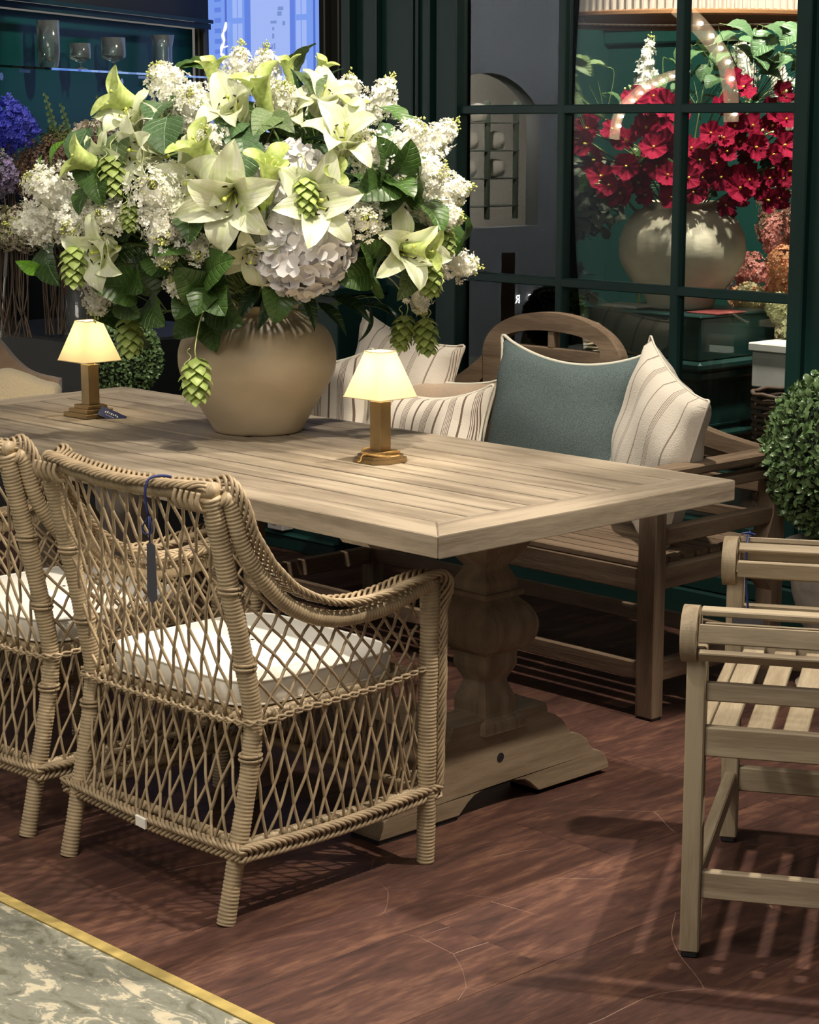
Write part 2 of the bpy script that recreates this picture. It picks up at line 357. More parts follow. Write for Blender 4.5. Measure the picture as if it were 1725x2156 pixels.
def stripe_mat(name, base, dark, period, groups, ax=0, weave=True):
    """woven cloth with stripes across the local axis: groups = [(centre, width), ...] as fractions of the period"""
    m = bpy.data.materials.new(name); m.use_nodes = True; nt = m.node_tree; N = nt.nodes; L = nt.links
    b = N['Principled BSDF']; b.inputs['Roughness'].default_value = .9; b.inputs['Sheen Weight'].default_value = .2; b.inputs['Specular IOR Level'].default_value = .2
    tc = N.new('ShaderNodeTexCoord'); sp = N.new('ShaderNodeSeparateXYZ'); L.new(tc.outputs['Object'], sp.inputs[0])
    dv = N.new('ShaderNodeMath'); dv.operation = 'DIVIDE'; dv.inputs[1].default_value = period; L.new(sp.outputs[ax], dv.inputs[0])
    fr = N.new('ShaderNodeMath'); fr.operation = 'FRACT'; L.new(dv.outputs[0], fr.inputs[0])
    cr = N.new('ShaderNodeValToRGB'); cr.color_ramp.interpolation = 'CONSTANT'; e = cr.color_ramp.elements
    e[0].position = 0; e[0].color = (*base, 1); e[1].position = .999; e[1].color = (*base, 1)
    for c, wd in groups:
        q = e.new(c-wd/2); q.color = (*dark, 1); q = e.new(c+wd/2); q.color = (*base, 1)
    L.new(fr.outputs[0], cr.inputs['Fac']); L.new(cr.outputs['Color'], b.inputs['Base Color'])
    nz = N.new('ShaderNodeTexNoise'); nz.inputs['Scale'].default_value = 300; L.new(tc.outputs['Object'], nz.inputs['Vector'])
    n2 = N.new('ShaderNodeTexNoise'); n2.inputs['Scale'].default_value = 9; L.new(tc.outputs['Object'], n2.inputs['Vector'])
    ad = N.new('ShaderNodeMath'); ad.operation = 'MULTIPLY_ADD'; ad.inputs[1].default_value = 3.; L.new(n2.outputs['Fac'], ad.inputs[0]); L.new(nz.outputs['Fac'], ad.inputs[2])
    bp = N.new('ShaderNodeBump'); bp.inputs['Strength'].default_value = .35; bp.inputs['Distance'].default_value = .006; L.new(ad.outputs[0], bp.inputs['Height']); L.new(bp.outputs['Normal'], b.inputs['Normal'])
    return m
LINEN, TAUPE = (.72, .65, .55), (.17, .115, .082)
STR1 = stripe_mat('linen_with_taupe_stripes', LINEN, TAUPE, .082, [(.12, .085), (.50, .030), (.56, .026), (.62, .026), (.68, .026), (.74, .030)])
STR2 = stripe_mat('linen_with_wide_stripes', LINEN, (.30, .235, .185), .15, [(.1, .04), (.5, .018), (.54, .016), (.58, .016), (.62, .016)])
BEIGE = mat('oatmeal_cloth', (.47, .35, .25), .95, var=.15, vscale=200, sheen=.3)
def tweed():
    m = bpy.data.materials.new('teal_herringbone_cloth'); m.use_nodes = True; nt = m.node_tree; N = nt.nodes; L = nt.links
    b = N['Principled BSDF']; b.inputs['Roughness'].default_value = .92; b.inputs['Specular IOR Level'].default_value = .15
    tc = N.new('ShaderNodeTexCoord'); n = N.new('ShaderNodeTexNoise'); n.inputs['Scale'].default_value = 650; n.inputs['Detail'].default_value = 2
    wv = N.new('ShaderNodeTexWave'); wv.inputs['Scale'].default_value = 120; wv.bands_direction = 'DIAGONAL'; wv.inputs['Distortion'].default_value = 2
    L.new(tc.outputs['Object'], n.inputs['Vector']); L.new(tc.outputs['Object'], wv.inputs['Vector'])
    a = N.new('ShaderNodeMath'); a.operation = 'MULTIPLY_ADD'; a.inputs[1].default_value = .25; L.new(wv.outputs['Fac'], a.inputs[0]); L.new(n.outputs['Fac'], a.inputs[2])
    cr = N.new('ShaderNodeValToRGB'); e = cr.color_ramp.elements; e[0].position = .42; e[0].color = (.025, .050, .056, 1); e[1].position = .85; e[1].color = (.235, .29, .28, 1)
    L.new(a.outputs[0], cr.inputs['Fac']); L.new(cr.outputs['Color'], b.inputs['Base Color']); return m
TWEED = tweed()
PIPING = mat('cream_piping', (.80, .76, .64), .8)

# ================================================================== SETTING
def floor_wood():
    m = bpy.data.materials.new('dark_walnut_floor'); m.use_nodes = True; nt = m.node_tree; N = nt.nodes; L = nt.links
    b = N['Principled BSDF']; b.inputs['Specular IOR Level'].default_value = .32; tc = N.new('ShaderNodeTexCoord'); oi = N.new('ShaderNodeObjectInfo')
    mul = N.new('ShaderNodeVectorMath'); mul.operation = 'SCALE'; mul.inputs[0].default_value = (9, 13, 5); L.new(oi.outputs['Random'], mul.inputs['Scale'])
    add = N.new('ShaderNodeVectorMath'); L.new(tc.outputs['Object'], add.inputs[0]); L.new(mul.outputs['Vector'], add.inputs[1])
    mp = N.new('ShaderNodeMapping'); mp.inputs['Scale'].default_value = (1, .22, 1); L.new(add.outputs[0], mp.inputs['Vector'])
    n1 = N.new('ShaderNodeTexNoise'); n1.inputs['Scale'].default_value = 13; n1.inputs['Detail'].default_value = 8; n1.inputs['Distortion'].default_value = 1.6; L.new(mp.outputs['Vector'], n1.inputs['Vector'])
    n2 = N.new('ShaderNodeTexNoise'); n2.inputs['Scale'].default_value = 110; n2.inputs['Detail'].default_value = 3; L.new(mp.outputs['Vector'], n2.inputs['Vector'])
    n3 = N.new('ShaderNodeTexNoise'); n3.inputs['Scale'].default_value = 2.2; n3.inputs['Detail'].default_value = 4; L.new(add.outputs[0], n3.inputs['Vector'])
    a = N.new('ShaderNodeMath'); a.operation = 'MULTIPLY_ADD'; a.inputs[1].default_value = .45; L.new(n2.outputs['Fac'], a.inputs[0]); L.new(n1.outputs['Fac'], a.inputs[2])
    cr = N.new('ShaderNodeValToRGB'); e = cr.color_ramp.elements; e[0].position = .48; e[0].color = (.042, .020, .016, 1); e[1].position = 1.05; e[1].color = (.165, .08, .050, 1)
    q = e.new(.74); q.color = (.080, .036, .027, 1); L.new(a.outputs[0], cr.inputs['Fac'])
    hs = N.new('ShaderNodeHueSaturation'); mr = N.new('ShaderNodeMapRange'); mr.inputs['To Min'].default_value = .88; mr.inputs['To Max'].default_value = 1.14
    L.new(oi.outputs['Random'], mr.inputs['Value']); L.new(mr.outputs[0], hs.inputs['Value']); L.new(cr.outputs['Color'], hs.inputs['Color']); 
    vo = N.new('ShaderNodeTexVoronoi'); vo.feature = 'DISTANCE_TO_EDGE'; vo.inputs['Scale'].default_value = 1.5; vo.inputs['Randomness'].default_value = 1
    nd = N.new('ShaderNodeTexNoise'); nd.inputs['Scale'].default_value = 1.3; wa = N.new('ShaderNodeVectorMath'); wa.operation = 'MULTIPLY_ADD'; wa.inputs[1].default_value = (.35, .35, 0)
    L.new(add.outputs[0], nd.inputs['Vector']); L.new(nd.outputs['Color'], wa.inputs[0]); L.new(add.outputs[0], wa.inputs[2]); L.new(wa.outputs[0], vo.inputs['Vector'])
    sm = N.new('ShaderNodeMapRange'); sm.inputs['From Min'].default_value = .0016; sm.inputs['From Max'].default_value = .0004; sm.inputs['To Max'].default_value = .55; L.new(vo.outputs['Distance'], sm.inputs['Value'])
    br = N.new('ShaderNodeMath'); br.operation = 'MULTIPLY'; n5 = N.new('ShaderNodeMapRange'); n5.inputs['From Min'].default_value = .5; n5.inputs['From Max'].default_value = .6; L.new(n3.outputs['Fac'], n5.inputs['Value'])
    L.new(sm.outputs[0], br.inputs[0]); L.new(n5.outputs[0], br.inputs[1])
    sx = N.new('ShaderNodeMix'); sx.data_type = 'RGBA'; sx.inputs[7].default_value = (.45, .30, .22, 1); L.new(br.outputs[0], sx.inputs[0]); L.new(hs.outputs['Color'], sx.inputs[6]); L.new(sx.outputs[2], b.inputs['Base Color'])
    r = N.new('ShaderNodeMapRange'); r.inputs['To Min'].default_value = .36; r.inputs['To Max'].default_value = .62; L.new(n3.outputs['Fac'], r.inputs['Value']); L.new(r.outputs[0], b.inputs['Roughness'])
    bp = N.new('ShaderNodeBump'); bp.inputs['Strength'].default_value = .15; bp.inputs['Distance'].default_value = .004; L.new(n2.outputs['Fac'], bp.inputs['Height']); L.new(bp.outputs['Normal'], b.inputs['Normal'])
    return m
FLOORW = floor_wood()
JOINT = mat('pale_joint_dust', (.36, .25, .18), .8)
def marble():
    m = bpy.data.materials.new('grey_green_marble'); m.use_nodes = True; nt = m.node_tree; N = nt.nodes; L = nt.links
    b = N['Principled BSDF']; b.inputs['Roughness'].default_value = .42; tc = N.new('ShaderNodeTexCoord')
    mp = N.new('ShaderNodeMapping'); mp.inputs['Rotation'].default_value = (0, 0, .5); mp.inputs['Scale'].default_value = (1, 2.0, 1); L.new(tc.outputs['Object'], mp.inputs['Vector'])
    n = N.new('ShaderNodeTexNoise'); n.inputs['Scale'].default_value = 11; n.inputs['Detail'].default_value = 12; n.inputs['Roughness'].default_value = .68; n.inputs['Distortion'].default_value = 1.1; L.new(mp.outputs['Vector'], n.inputs['Vector'])
    cr = N.new('ShaderNodeValToRGB'); e = cr.color_ramp.elements; e[0].position = .36; e[0].color = (.12, .12, .082, 1); e[1].position = .72; e[1].color = (.55, .48, .33, 1)
    for p, c in ((.44, (.19, .19, .15)), (.52, (.215, .22, .175)), (.55, (.26, .255, .20)), (.57, (.46, .42, .31))): q = e.new(p); q.color = (*c, 1)
    n2 = N.new('ShaderNodeTexNoise'); n2.inputs['Scale'].default_value = 90; n2.inputs['Detail'].default_value = 2; L.new(tc.outputs['Object'], n2.inputs['Vector'])
    mx = N.new('ShaderNodeMath'); mx.operation = 'MULTIPLY_ADD'; mx.inputs[1].default_value = .12; L.new(n2.outputs['Fac'], mx.inputs[0]); L.new(n.outputs['Fac'], mx.inputs[2])
    sb = N.new('ShaderNodeMath'); sb.operation = 'SUBTRACT'; sb.inputs[1].default_value = .06; L.new(mx.outputs[0], sb.inputs[0]); L.new(sb.outputs[0], cr.inputs['Fac']); L.new(cr.outputs['Color'], b.inputs['Base Color'])
    return m
MARBLE = marble()
b = MB(); b.box((-14, 2.205, -.05), (4, 11, -.0012), 0)
floor = tag(b.build('floor', JOINT), 'dark reddish brown wooden floor laid in wide boards', 'floor', kind='structure')
# single boards; near the camera each is an object, all share one mesh
pb = MB(); pb.box((-.1492, -.5492, -.012), (.1492, .5492, 0), .0003); pm = None
plank0 = pb.build('plank', FLOORW, floor); plank0.location = (-1.15, 2.2+.55, 0)
for i in range(24):
    for j in range(5):
        if i == 0 and j == 0: continue
        y = 2.2 + .55 + j*1.1 - (.55 if i % 2 else 0)
        o = plank0.copy(); COL.objects.link(o); o.location = (-1.15 - (i-2)*.3+.0, y, 0)
        if i % 2 and j == 0:
            hb = MB(); hb.box((-.1492, .004, -.012), (.1492, .5492, 0), .0003)
            bpy.data.objects.remove(o); o = hb.build('plank', FLOORW, floor); o.location = (-1.15 - (i-2)*.3, 2.2015, 0)
b = MB(); b.box((-14, -6, -.05), (4, 2.172, 0), 0)
tag(b.build('floor', MARBLE), 'grey green marble aisle floor with cream veins', 'floor', kind='structure').name = 'floor_aisle'
b = MB(); b.box((-14, 2.174, -.04), (4, 2.203, .003), .001)
tag(b.build('trim_1', BRASS2), 'flat brass strip between the marble and the wooden floor', 'trim', kind='structure')

# ---- window wall (plane Y = 5.2)
WY = 5.2
def struct(name, mb, m, label, cat='wall', smooth=False):
    return tag(mb.build(name, m, smooth=smooth), label, cat, kind='structure')
b = MB()
b.box((-5.77, WY, 0), (-5.235, WY+.16, 3.4), .003)
b.box((-3.0, WY, 0), (-1.6, WY+.16, 3.4), .003)
b.box((-5.235, WY, 0), (-3.0, WY+.16, .30), .003)
wallb = struct('wall_back', b, GREEN, 'dark green painted shopfront wall with fluted pilasters')
def part(name, boxes, m, parent, c=.002, **k):
    q = MB()
    for a_, b_ in boxes: q.box(a_, b_, c)
    return q.build(name, m, parent, **k)
x = -5.29
for k, (x0, x1, d) in enumerate([(-5.285, -5.235, .022), (-5.335, -5.30, .04), (-5.40, -5.385, .015), (-5.425, -5.412, .015), (-5.655, -5.585, .03), (-5.765, -5.72, .04)]):
    part('pilaster_strip', [((x0, WY-d, .22), (x1, WY, 3.4))], GREEN, wallb, .004)
part('skirting', [((-5.77, WY-.03, 0), (-5.235, WY, .12)), ((-5.77, WY-.022, .12), (-5.235, WY, .155)), ((-5.235, WY-.05, 0), (-3.0, WY-.0, .10)), ((-5.235, WY-.035, .10), (-3.0, WY, .16)), ((-5.235, WY-.02, .16), (-3.0, WY, .19))], GREEN, wallb, .006)
part('low_panel', [((-6.3, 4.96, 0), (-5.565, WY, .97)), ((-6.31, 4.93, .97), (-5.55, WY, 1.0))], GREEN, wallb, .004)
part('low_skirting', [((-6.3, 4.93, 0), (-5.555, 4.96, .05))], GREEN, wallb, .003)
part('skirting_bead', [((-6.3, 4.922, .05), (-5.555, 4.96, .064))], SHOPWALL, wallb, .006)
# right hand door post with sunk panel and a black bracket
part('door_panel', [((-3.60, WY-.03, .19), (-3.56, WY, 3.4)), ((-3.56, WY-.015, .19), (-3.50, WY, 3.4))], GREEN, wallb, .004)
b = MB(); b.box((-3.70, WY-.005, .19), (-3.0, WY+.02, 3.4), .002)
b.box((-3.50, WY-.02, .19), (-3.47, WY, 1.02), .004); b.box((-3.50, WY-.02, 1.05), (-3.47, WY, 3.4), .004)
b.build('post_board', GREEN, wallb)
# lower sash sill
part('sill', [((-5.235, WY-.02, .27), (-3.7, WY+.1, .33))], GREEN, wallb, .006)
# window frame
win = MB()
win.box((-5.235, WY-.03, .30), (-5.175, WY+.07, 3.4), .004); win.box((-3.745, WY-.03, .30), (-3.69, WY+.07, 3.4), .004)
for xx in (-4.70, -4.202): win.box((xx-.016, WY-.012, .30), (xx+.016, WY+.03, 3.4), .004)
for zz in (.48, 1.055, 1.631, 2.207, 2.78): win.box((-5.18, WY-.011, zz-.015), (-3.74, WY+.028, zz+.015), .003)
win = tag(win.build('window_1', GREEN), 'dark green shop window of square panes in slim glazing bars', 'window', kind='structure')
xs = [(-5.18, -4.712), (-4.688, -4.214), (-4.190, -3.742)]; zs = [(.325, .467), (.493, 1.042), (1.068, 1.618), (1.644, 2.194), (2.22, 2.767), (2.793, 3.4)]
for x0, x1 in xs:
    for z0, z1 in zs:
        q = MB(); q.box((x0, WY+.008, z0), (x1, WY+.012, z1), .0003); q.build('pane', PANE, win)

# ---- room behind the window
b = MB(); b.box((-7.9, 9.0, 0), (-.8, 9.1, 3.4), 0); struct('wall_shop_back', b, SHOPWALL, 'dark green wall deep inside the flower shop')
b = MB(); b.box((-.9, WY+.16, 0), (-.8, 9.1, 3.4), 0); b.box((-7.9, 7.2, 0), (-7.8, 9.1, 3.4), 0)
A_, B_ = np.array([-5.77, 5.30]), np.array([-7.85, 7.20]); u_ = (B_-A_)/np.linalg.norm(B_-A_); n_ = np.array([u_[1], -u_[0]]) if u_[1] > 0 else np.array([-u_[1], u_[0]])
b.prism([tuple(A_), tuple(B_), tuple(B_+n_*.06), tuple(A_+n_*.06)], 2, 0, 3.4)
struct('wall_shop_side', b, SHOPWALL, 'teal side walls inside the flower shop')
# panelling on the shop back wall seen above the vase
b = MB(); b.box((-7.8, 8.96, 2.02), (-3.8, 9.0, 2.10), .01); b.box((-7.8, 8.93, 2.10), (-3.8, 9.0, 2.14), .01)
struct('trim_2', b, SHOPWALL, 'moulding along the shop wall behind the red flowers', 'trim')

# ---- deep left: cabinet recess and the screen column
D0, D1 = np.array([-8.02, 5.06]), np.array([-9.12, 7.08]); dn = (D1-D0)/np.linalg.norm(D1-D0); nn_ = np.array([dn[1], -dn[0]])
if nn_ @ (np.array([0, 0])-D0) < 0: nn_ = -nn_
CA = math.atan2(dn[1], dn[0]); CL = float(np.linalg.norm(D1-D0))
cab = thing('display_cabinet', 'teal lacquered wall cabinet with a glass shelf above the left flowers', 'cabinet', (D0[0], D0[1], 0), CA)
# local: x along the wall, y = depth away from us is +/-; find sign of the room side
side = 1 if (nn_ @ np.array([-math.sin(CA), math.cos(CA)])) > 0 else -1
def cb(x0, x1, d0, d1, z0, z1): return ((x0, side*d0, z0), (x1, side*d1, z1))
part('back_panel', [cb(-.35, CL, -.02, 0, 1.36, 2.09)], TEAL, cab)
part('plinth', [cb(-.35, CL, -.02, .12, .0, 1.34)], BLACKP, cab)
part('ledge', [cb(-.35, CL, -.02, .13, 1.34, 1.365)], GREEN, cab)
part('header', [cb(-.35, CL, -.02, .10, 2.13, 3.2)], mat('dark_bronze_header', (.022, .020, .014), .6), cab)
part('moulding', [cb(-.35, CL, -.02, .12, 2.085, 2.115), cb(-.35, CL, -.02, .14, 2.115, 2.135)], GREEN, cab, .004)
shelf = part('shelf', [cb(-.35, CL-.02, .01, .20, 1.822, 1.832)], SHELFG, cab, .001)
STEEL = mat('polished_steel', (.6, .6, .58), .25, metal=1)
for xx in (.05, 1.28, 1.70):
    bk = part('bracket', [cb(xx, xx+.10, .0, .15, 1.806, 1.82)], STEEL, cab, .003)
    q = MB(); q.tube([(xx+.02, side*.01, 1.79), (xx+.02, side*.05, 1.79)], .018, 12); q.build('bracket_stud', STEEL, bk)
def cabpt(px_, d=.10): return (D0[0]+dn[0]*px_+nn_[0]*d, D0[1]+dn[1]*px_+nn_[1]*d)
def ware(kind, s, h, r, label):
    x_, y_ = cabpt(s)
    prof = {'vase': [(r*.72, 0), (r*.8, .01), (r*.95, .04), (r, h*.4), (r, h), (r*.9, h), (r*.9, h*.4), (r*.8, .05), (0, .03)],
            'goblet': [(r*.7, 0), (r*.66, .006), (r*.15, .014), (r*.13, h*.28), (r*.5, h*.34), (r*.97, h*.42), (r, h*.5), (r*.98, h), (r*.92, h), (r*.93, h*.5), (r*.4, h*.39), (0, h*.38)],
            'hurricane': [(r*.8, 0), (r*.8, .01), (r*.78, h*.3), (r*.8, h*.7), (r, h), (r*.93, h), (r*.72, h*.7), (r*.7, h*.3), (r*.7, .02), (0, .02)]}[kind]
    q = MB(); q.lathe(prof, 28, caps=False)
    o = q.build({'vase': 'cut_glass_vase', 'goblet': 'glass_goblet', 'hurricane': 'glass_hurricane'}[kind], WARE, smooth=True)
    o.location = (x_, y_, 1.8335); return tag(o, label, 'glassware')
ware('vase', .43, .215, .052, 'tall cut glass vase, leftmost on the glass shelf')
ware('goblet', .75, .125, .050, 'small clear footed glass between the cut vase and the large goblet')
ware('goblet', 1.11, .165, .060, 'large clear goblet in the middle of the glass shelf')
ware('hurricane', 1.69, .20, .062, 'flared glass hurricane, rightmost on the glass shelf')

# screen column
col = MB()
for x0, x1, y0 in ((-9.13, -9.10, 7.10), (-9.10, -9.065, 7.08), (-9.065, -9.03, 7.09), (-8.0, -7.965, 7.05), (-7.965, -7.92, 6.98), (-7.92, -7.86, 7.02), (-7.86, -7.80, 7.06)):
    col.box((x0, y0, 0), (x1, 7.25, 3.2), .006)
col.box((-9.13, 7.17, 0), (-7.80, 7.3, 1.30), .003)
struct('trim_3', col, mat('bronze_green_frame', (.045, .045, .035), .4), 'dark bronze green columns framing the blue screen', 'trim')
def em(name, c, s=1.0): return mat(name, (0, 0, 0), .3, emit=c, estr=s)
scr = thing('display_screen', 'bright blue digital screen behind the top of the white bouquet', 'screen', (-8.515, 7.12, 1.32))
S = [em('screen_sky', (.20, .34, .86)), em('screen_pale', (.36, .48, .92)), em('screen_mid', (.13, .23, .75)), em('screen_frame', (.09, .16, .60)), em('screen_grey', (.20, .30, .62))]
q = MB(); q.box((-.515, 0, 0), (.515, .04, 1.9), .002); q.build('screen_panel', BLACKP, scr)
q = MB()
def sq(x0, x1, z0, z1, mi, k=0): q.box((x0, -.002-.0006*k, z0), (x1, 0-.0004*k-.0001, z1), 0, mi)
sq(-.51, .51, .0, 1.9, 0, 0)
sq(-.16, .18, .0, 1.9, 1, 1)
sq(-.20, -.15, .0, 1.9, 2, 2); sq(.17, .21, .0, 1.9, 2, 2)
for xx in (-.30, .22):
    for k in range(9): sq(xx, xx+.035, .02+k*.2, .19+k*.2, 1, 2); sq(xx+.045, xx+.08, .02+k*.2, .19+k*.2, 1, 2)
for xx in (-.455, .42):
    for k in range(34): sq(xx, xx+.055, .03+k*.055, .055+k*.055, 2, 2)
sq(-.365, -.35, 0, 1.9, 3, 3); sq(.355, .37, 0, 1.9, 3, 3); sq(-.022, .022, .55, .66, 3, 3)
for k in range(26):
    a_ = random.uniform(-.06, .15); z_ = .25+random.random()*.6; sq(a_, a_+random.uniform(.01, .05), z_, z_+random.uniform(.01, .04), 4, 4)
q.build('screen_picture', S, scr)
q = MB(); cv = catmull([(-.345, -.012, .80), (-.355, -.012, .765), (-.375, -.012, .735), (-.365, -.012, .70), (-.385, -.012, .67), (-.39, -.012, .635), (-.37, -.012, .625), (-.375, -.012, .59), (-.345, -.012, .59), (-.315, -.012, .56), (-.32, -.012, .525), (-.345, -.012, .525)], 8)
q.tube(cv, .005+.004*np.abs(np.sin(np.arange(len(cv))*.25)), 6); q.tube([(-.39, -.012, .665), (-.335, -.012, .675)], .004, 5)
q.build('screen_script', em('screen_white', (1, 1, 1), 1.0), scr)

# ---- opposite shop, seen only as a reflection in the panes
op = MB(); op.box((-10.12, -.62, 0), (-10, -.40, 3.4), 0); op.box((-10.12, .80, 0), (-10, 2.0, 3.4), 0); op.box((-10.12, -.40, 2.0), (-10, .80, 3.4), 0); op.box((-10.12, -6.0, 0), (-10.04, -.62, 3.4), 0, 1); op.box((-10.12, -.40, 0), (-10.0, .80, .88), 0)  # black end box added to keep world haze out of the reflection
ys_ = np.linspace(-.40, .80, 25); zs_ = 1.93 - .25*np.abs((ys_-.12)/.52)**2.2
V_ = [(x_, y_, z_) for x_ in (-10.12, -10) for zz in (zs_, 0*zs_+2.0) for y_, z_ in zip(ys_, zz)]; n_ = len(ys_); F_ = []
for i in range(n_-1):
    for a_ in (0, 2*n_): F_.append((a_+i, a_+i+1, a_+n_+i+1, a_+n_+i))
    F_.append((i, i+1, 2*n_+i+1, 2*n_+i))
op.add(V_, F_)
struct('wall_opposite', op, [mat('grey_blue_plaster', (.20, .215, .22), .8), BLACKP], 'plain grey wall of the shop across the aisle with an added dark end, seen in the window reflection')
op = MB(); op.box((-12.6, -5.5, 0), (-12.5, 2.5, 3.4), 0); op.box((-12.6, -5.5, 2.4), (-10.2, 2.5, 2.5), 0)
struct('wall_opposite_inner', op, mat('white_shop_plaster', (.8, .78, .72), .8), 'white wall inside the shop across the aisle')
area('opposite_room_light', (-11.5, -1.2, 2.3), (-12.2, -1.6, 0), 420, 1.2, 2.5); spot('opposite_shelf_fill', (-10.15, .2, 2.0), (-10.7, -.5, 1.3), 260, 110, .05)  # the shelf spot is unseen, added to brighten the reflected shelves
sh = thing('shelf_unit', 'black metal shelf unit of white cushions reflected in the left window pane', 'shelf', (-10.6, -.50, 0))
q = MB()
for yy in (-.3, .0, .3):
    q.box((-.02, yy-.012, .9), (.02, yy+.012, 1.75), .002)
for zz in (1.0, 1.2, 1.4, 1.6, 1.72): q.box((-.15, -.32, zz-.01), (.02, .32, zz), .002)
q.build('shelf_frame', mat('grey_green_metal', (.16, .20, .16), .5), sh)
for k, (yy, zz) in enumerate([(-.15, 1.2), (.15, 1.2), (-.15, 1.4), (.13, 1.4), (0.02, 1.6)]):
    q = MB(); q.lathe([(0, 0), (.07, .01), (.09, .06), (.07, .12), (0, .14)], 14, caps=False)
    o = q.build('cushion', CREAM, smooth=True); o.location = (-10.68, -.50+yy, zz); tag(o, ['white cushion on the lower right of the reflected shelves', 'white cushion on the lower left of the reflected shelves', 'white cushion at middle right of the reflected shelves', 'white cushion at middle left of the reflected shelves', 'white cushion on the top reflected shelf'][k], 'cushion')
def marquee(label, pts, wdt):
    t = thing('marquee_sign', label, 'sign', (-8.0, 0, 0)); P = catmull([(0, y, z) for y, z in pts], 8)
    q = MB(); T = nrm(np.gradient(P, axis=0)); Nn = np.stack([0*T[:, 0], -T[:, 2], T[:, 1]], 1)
    g = np.stack([P+Nn*wdt/2, P+Nn*wdt/2+[.03, 0, 0], P-Nn*wdt/2+[.03, 0, 0], P-Nn*wdt/2], 1); q.grid(g, closed_v=True); q.build('sign_letter', mat('marquee_face', (.4, .3, .2), .6, emit=(.8, .55, .35), estr=1.6), t, fix=True)
    return t
def bulbs(t, pts, r):
    me = None
    for y, z in pts:
        if me is None:
            q = MB(); th = np.linspace(-PI/2, PI/2, 7); q.lathe([(r*math.cos(a), r*math.sin(a)) for a in th], 12, caps=False); o = q.build('bulb', mat('marquee_bulb', (1, 1, 1), emit=(1, .92, .8), estr=45), t, smooth=True); me = o.data
        else: o = link('bulb', me, t)
        o.location = (.045, y, z)
A1 = [(.60, 2.28), (.40, 2.18), (.29, 2.11), (.20, 2.04), (.12, 1.96), (.08, 1.86), (.045, 1.74), (.04, 1.60)]
t = marquee('wide curved marquee sign reflected at the right of the red flowers', A1, .11); bulbs(t, [A1[k] for k in (1, 2, 3, 4, 5)]+[(.04, 1.65)], .014)
A2 = [(.50, 1.90), (.57, 1.88), (.65, 1.865), (.74, 1.84), (.81, 1.82), (.87, 1.80), (.94, 1.765), (1.01, 1.72), (1.07, 1.68), (1.11, 1.63), (1.13, 1.575), (1.14, 1.50)]
t = marquee('narrow curved marquee sign reflected at the left of the red flowers', A2, .055); bulbs(t, A2[:-1], .010)
for ch, yy, zz in (('T', -.52, .345), ('IG', -.37, .345), ('R', -.21, .345)):
    cu = bpy.data.curves.new('letter', 'FONT'); cu.body = ch; cu.size = .085; cu.extrude = .002; o = bpy.data.objects.new('sign_letter', cu)
    cu.materials.append(em('letter_white', (1, 1, 1), 30)); COL.objects.link(o); bpy.context.view_layer.update(); me_ = bpy.data.meshes.new_from_object(o.evaluated_get(bpy.context.evaluated_depsgraph_get()))
    bpy.data.objects.remove(o); o = bpy.data.objects.new('sign_letter', me_); COL.objects.link(o); o.rotation_euler = (PI/2, 0, PI/2); o.location = (-9.985, yy, zz)
    tag(o, {'T': 'white lit sign letter T, seen mirrored in the window', 'IG': 'white lit sign letters IG, seen mirrored in the window', 'R': 'white lit sign letter R, seen mirrored in the window'}[ch], 'sign letter')

# ================================================================== TABLE
TX0, TX1, TY0, TY1, TZ = -5.334, -2.911, 2.863, 3.842, .76
tab = thing('dining_table', 'long weathered teak dining table with planked top and baluster pedestals', 'table', ((TX0+TX1)/2, (TY0+TY1)/2, 0))
ox, oy = tab.location.x, tab.location.y
def tb(name, a, b_, m, c=.0018):
    q = MB(); q.box((a[0]-ox, a[1]-oy, a[2]), (b_[0]-ox, b_[1]-oy, b_[2]), c); return q.build(name, m, tab)
th_ = .048; g = .0095
def poly_board(name, pts, z0, z1, m):
    q = MB(); q.prism([(a-ox, b_-oy) for a, b_ in pts], 2, z0, z1); o = q.build(name, m, tab, fix=True); bv = o.modifiers.new('bevel', 'BEVEL'); bv.width = .0022; bv.segments = 1; return o
I0, I1, J0, J1 = TX0+.11, TX1-.11, 2.966, 3.739; e_ = .0004
poly_board('border_board', [(TX0+e_, TY0), (TX1-e_, TY0), (I1-e_, J0), (I0+e_, J0)], TZ-th_, TZ, TEAK[0])
poly_board('border_board', [(TX0+e_, TY1), (I0+e_, J1), (I1-e_, J1), (TX1-e_, TY1)], TZ-th_, TZ, TEAK[0])
poly_board('end_board', [(TX1, TY0+e_), (TX1, TY1-e_), (I1, J1-e_), (I1, J0+e_)], TZ-th_, TZ, TEAK[1])
poly_board('end_board', [(TX0, TY0+e_), (I0, J0+e_), (I0, J1-e_), (TX0, TY1-e_)], TZ-th_, TZ, TEAK[1])
tb('light_block_panel', (I0-.01, J0-.01, TZ-.034), (I1+.01, J1+.01, TZ-.0265), BTEAK[0], .001)  # hidden board added to stop light leaking through the grooves
ys = np.linspace(J0, J1, 9)
for i in range(8): tb('top_board', (I0+.001, ys[i]+g/2, TZ-.024), (I1-.001, ys[i+1]-g/2, TZ-.0005), TEAK[0], .0018)
for yy in (3.02, 3.62): tb('apron_rail', (TX0+.3, yy, TZ-.085), (TX1-.3, yy+.06, TZ-.026), BTEAK[0])
prof = [(.012, .700), (.083, .695), (.077, .645), (.070, .625), (.052, .597), (.040, .582), (.037, .574), (.046, .556), (.052, .543), (.053, .522), (.060, .521), (.0635, .514), (.0605, .507), (.053, .504), (.056, .499), (.071, .484), (.083, .462), (.0885, .440), (.085, .410), (.073, .388), (.054, .374), (.0525, .345), (.048, .330), (.039, .312), (.0365, .302), (.041, .288), (.048, .268), (.051, .255), (.052, .225), (.067, .215), (.069, .19)]
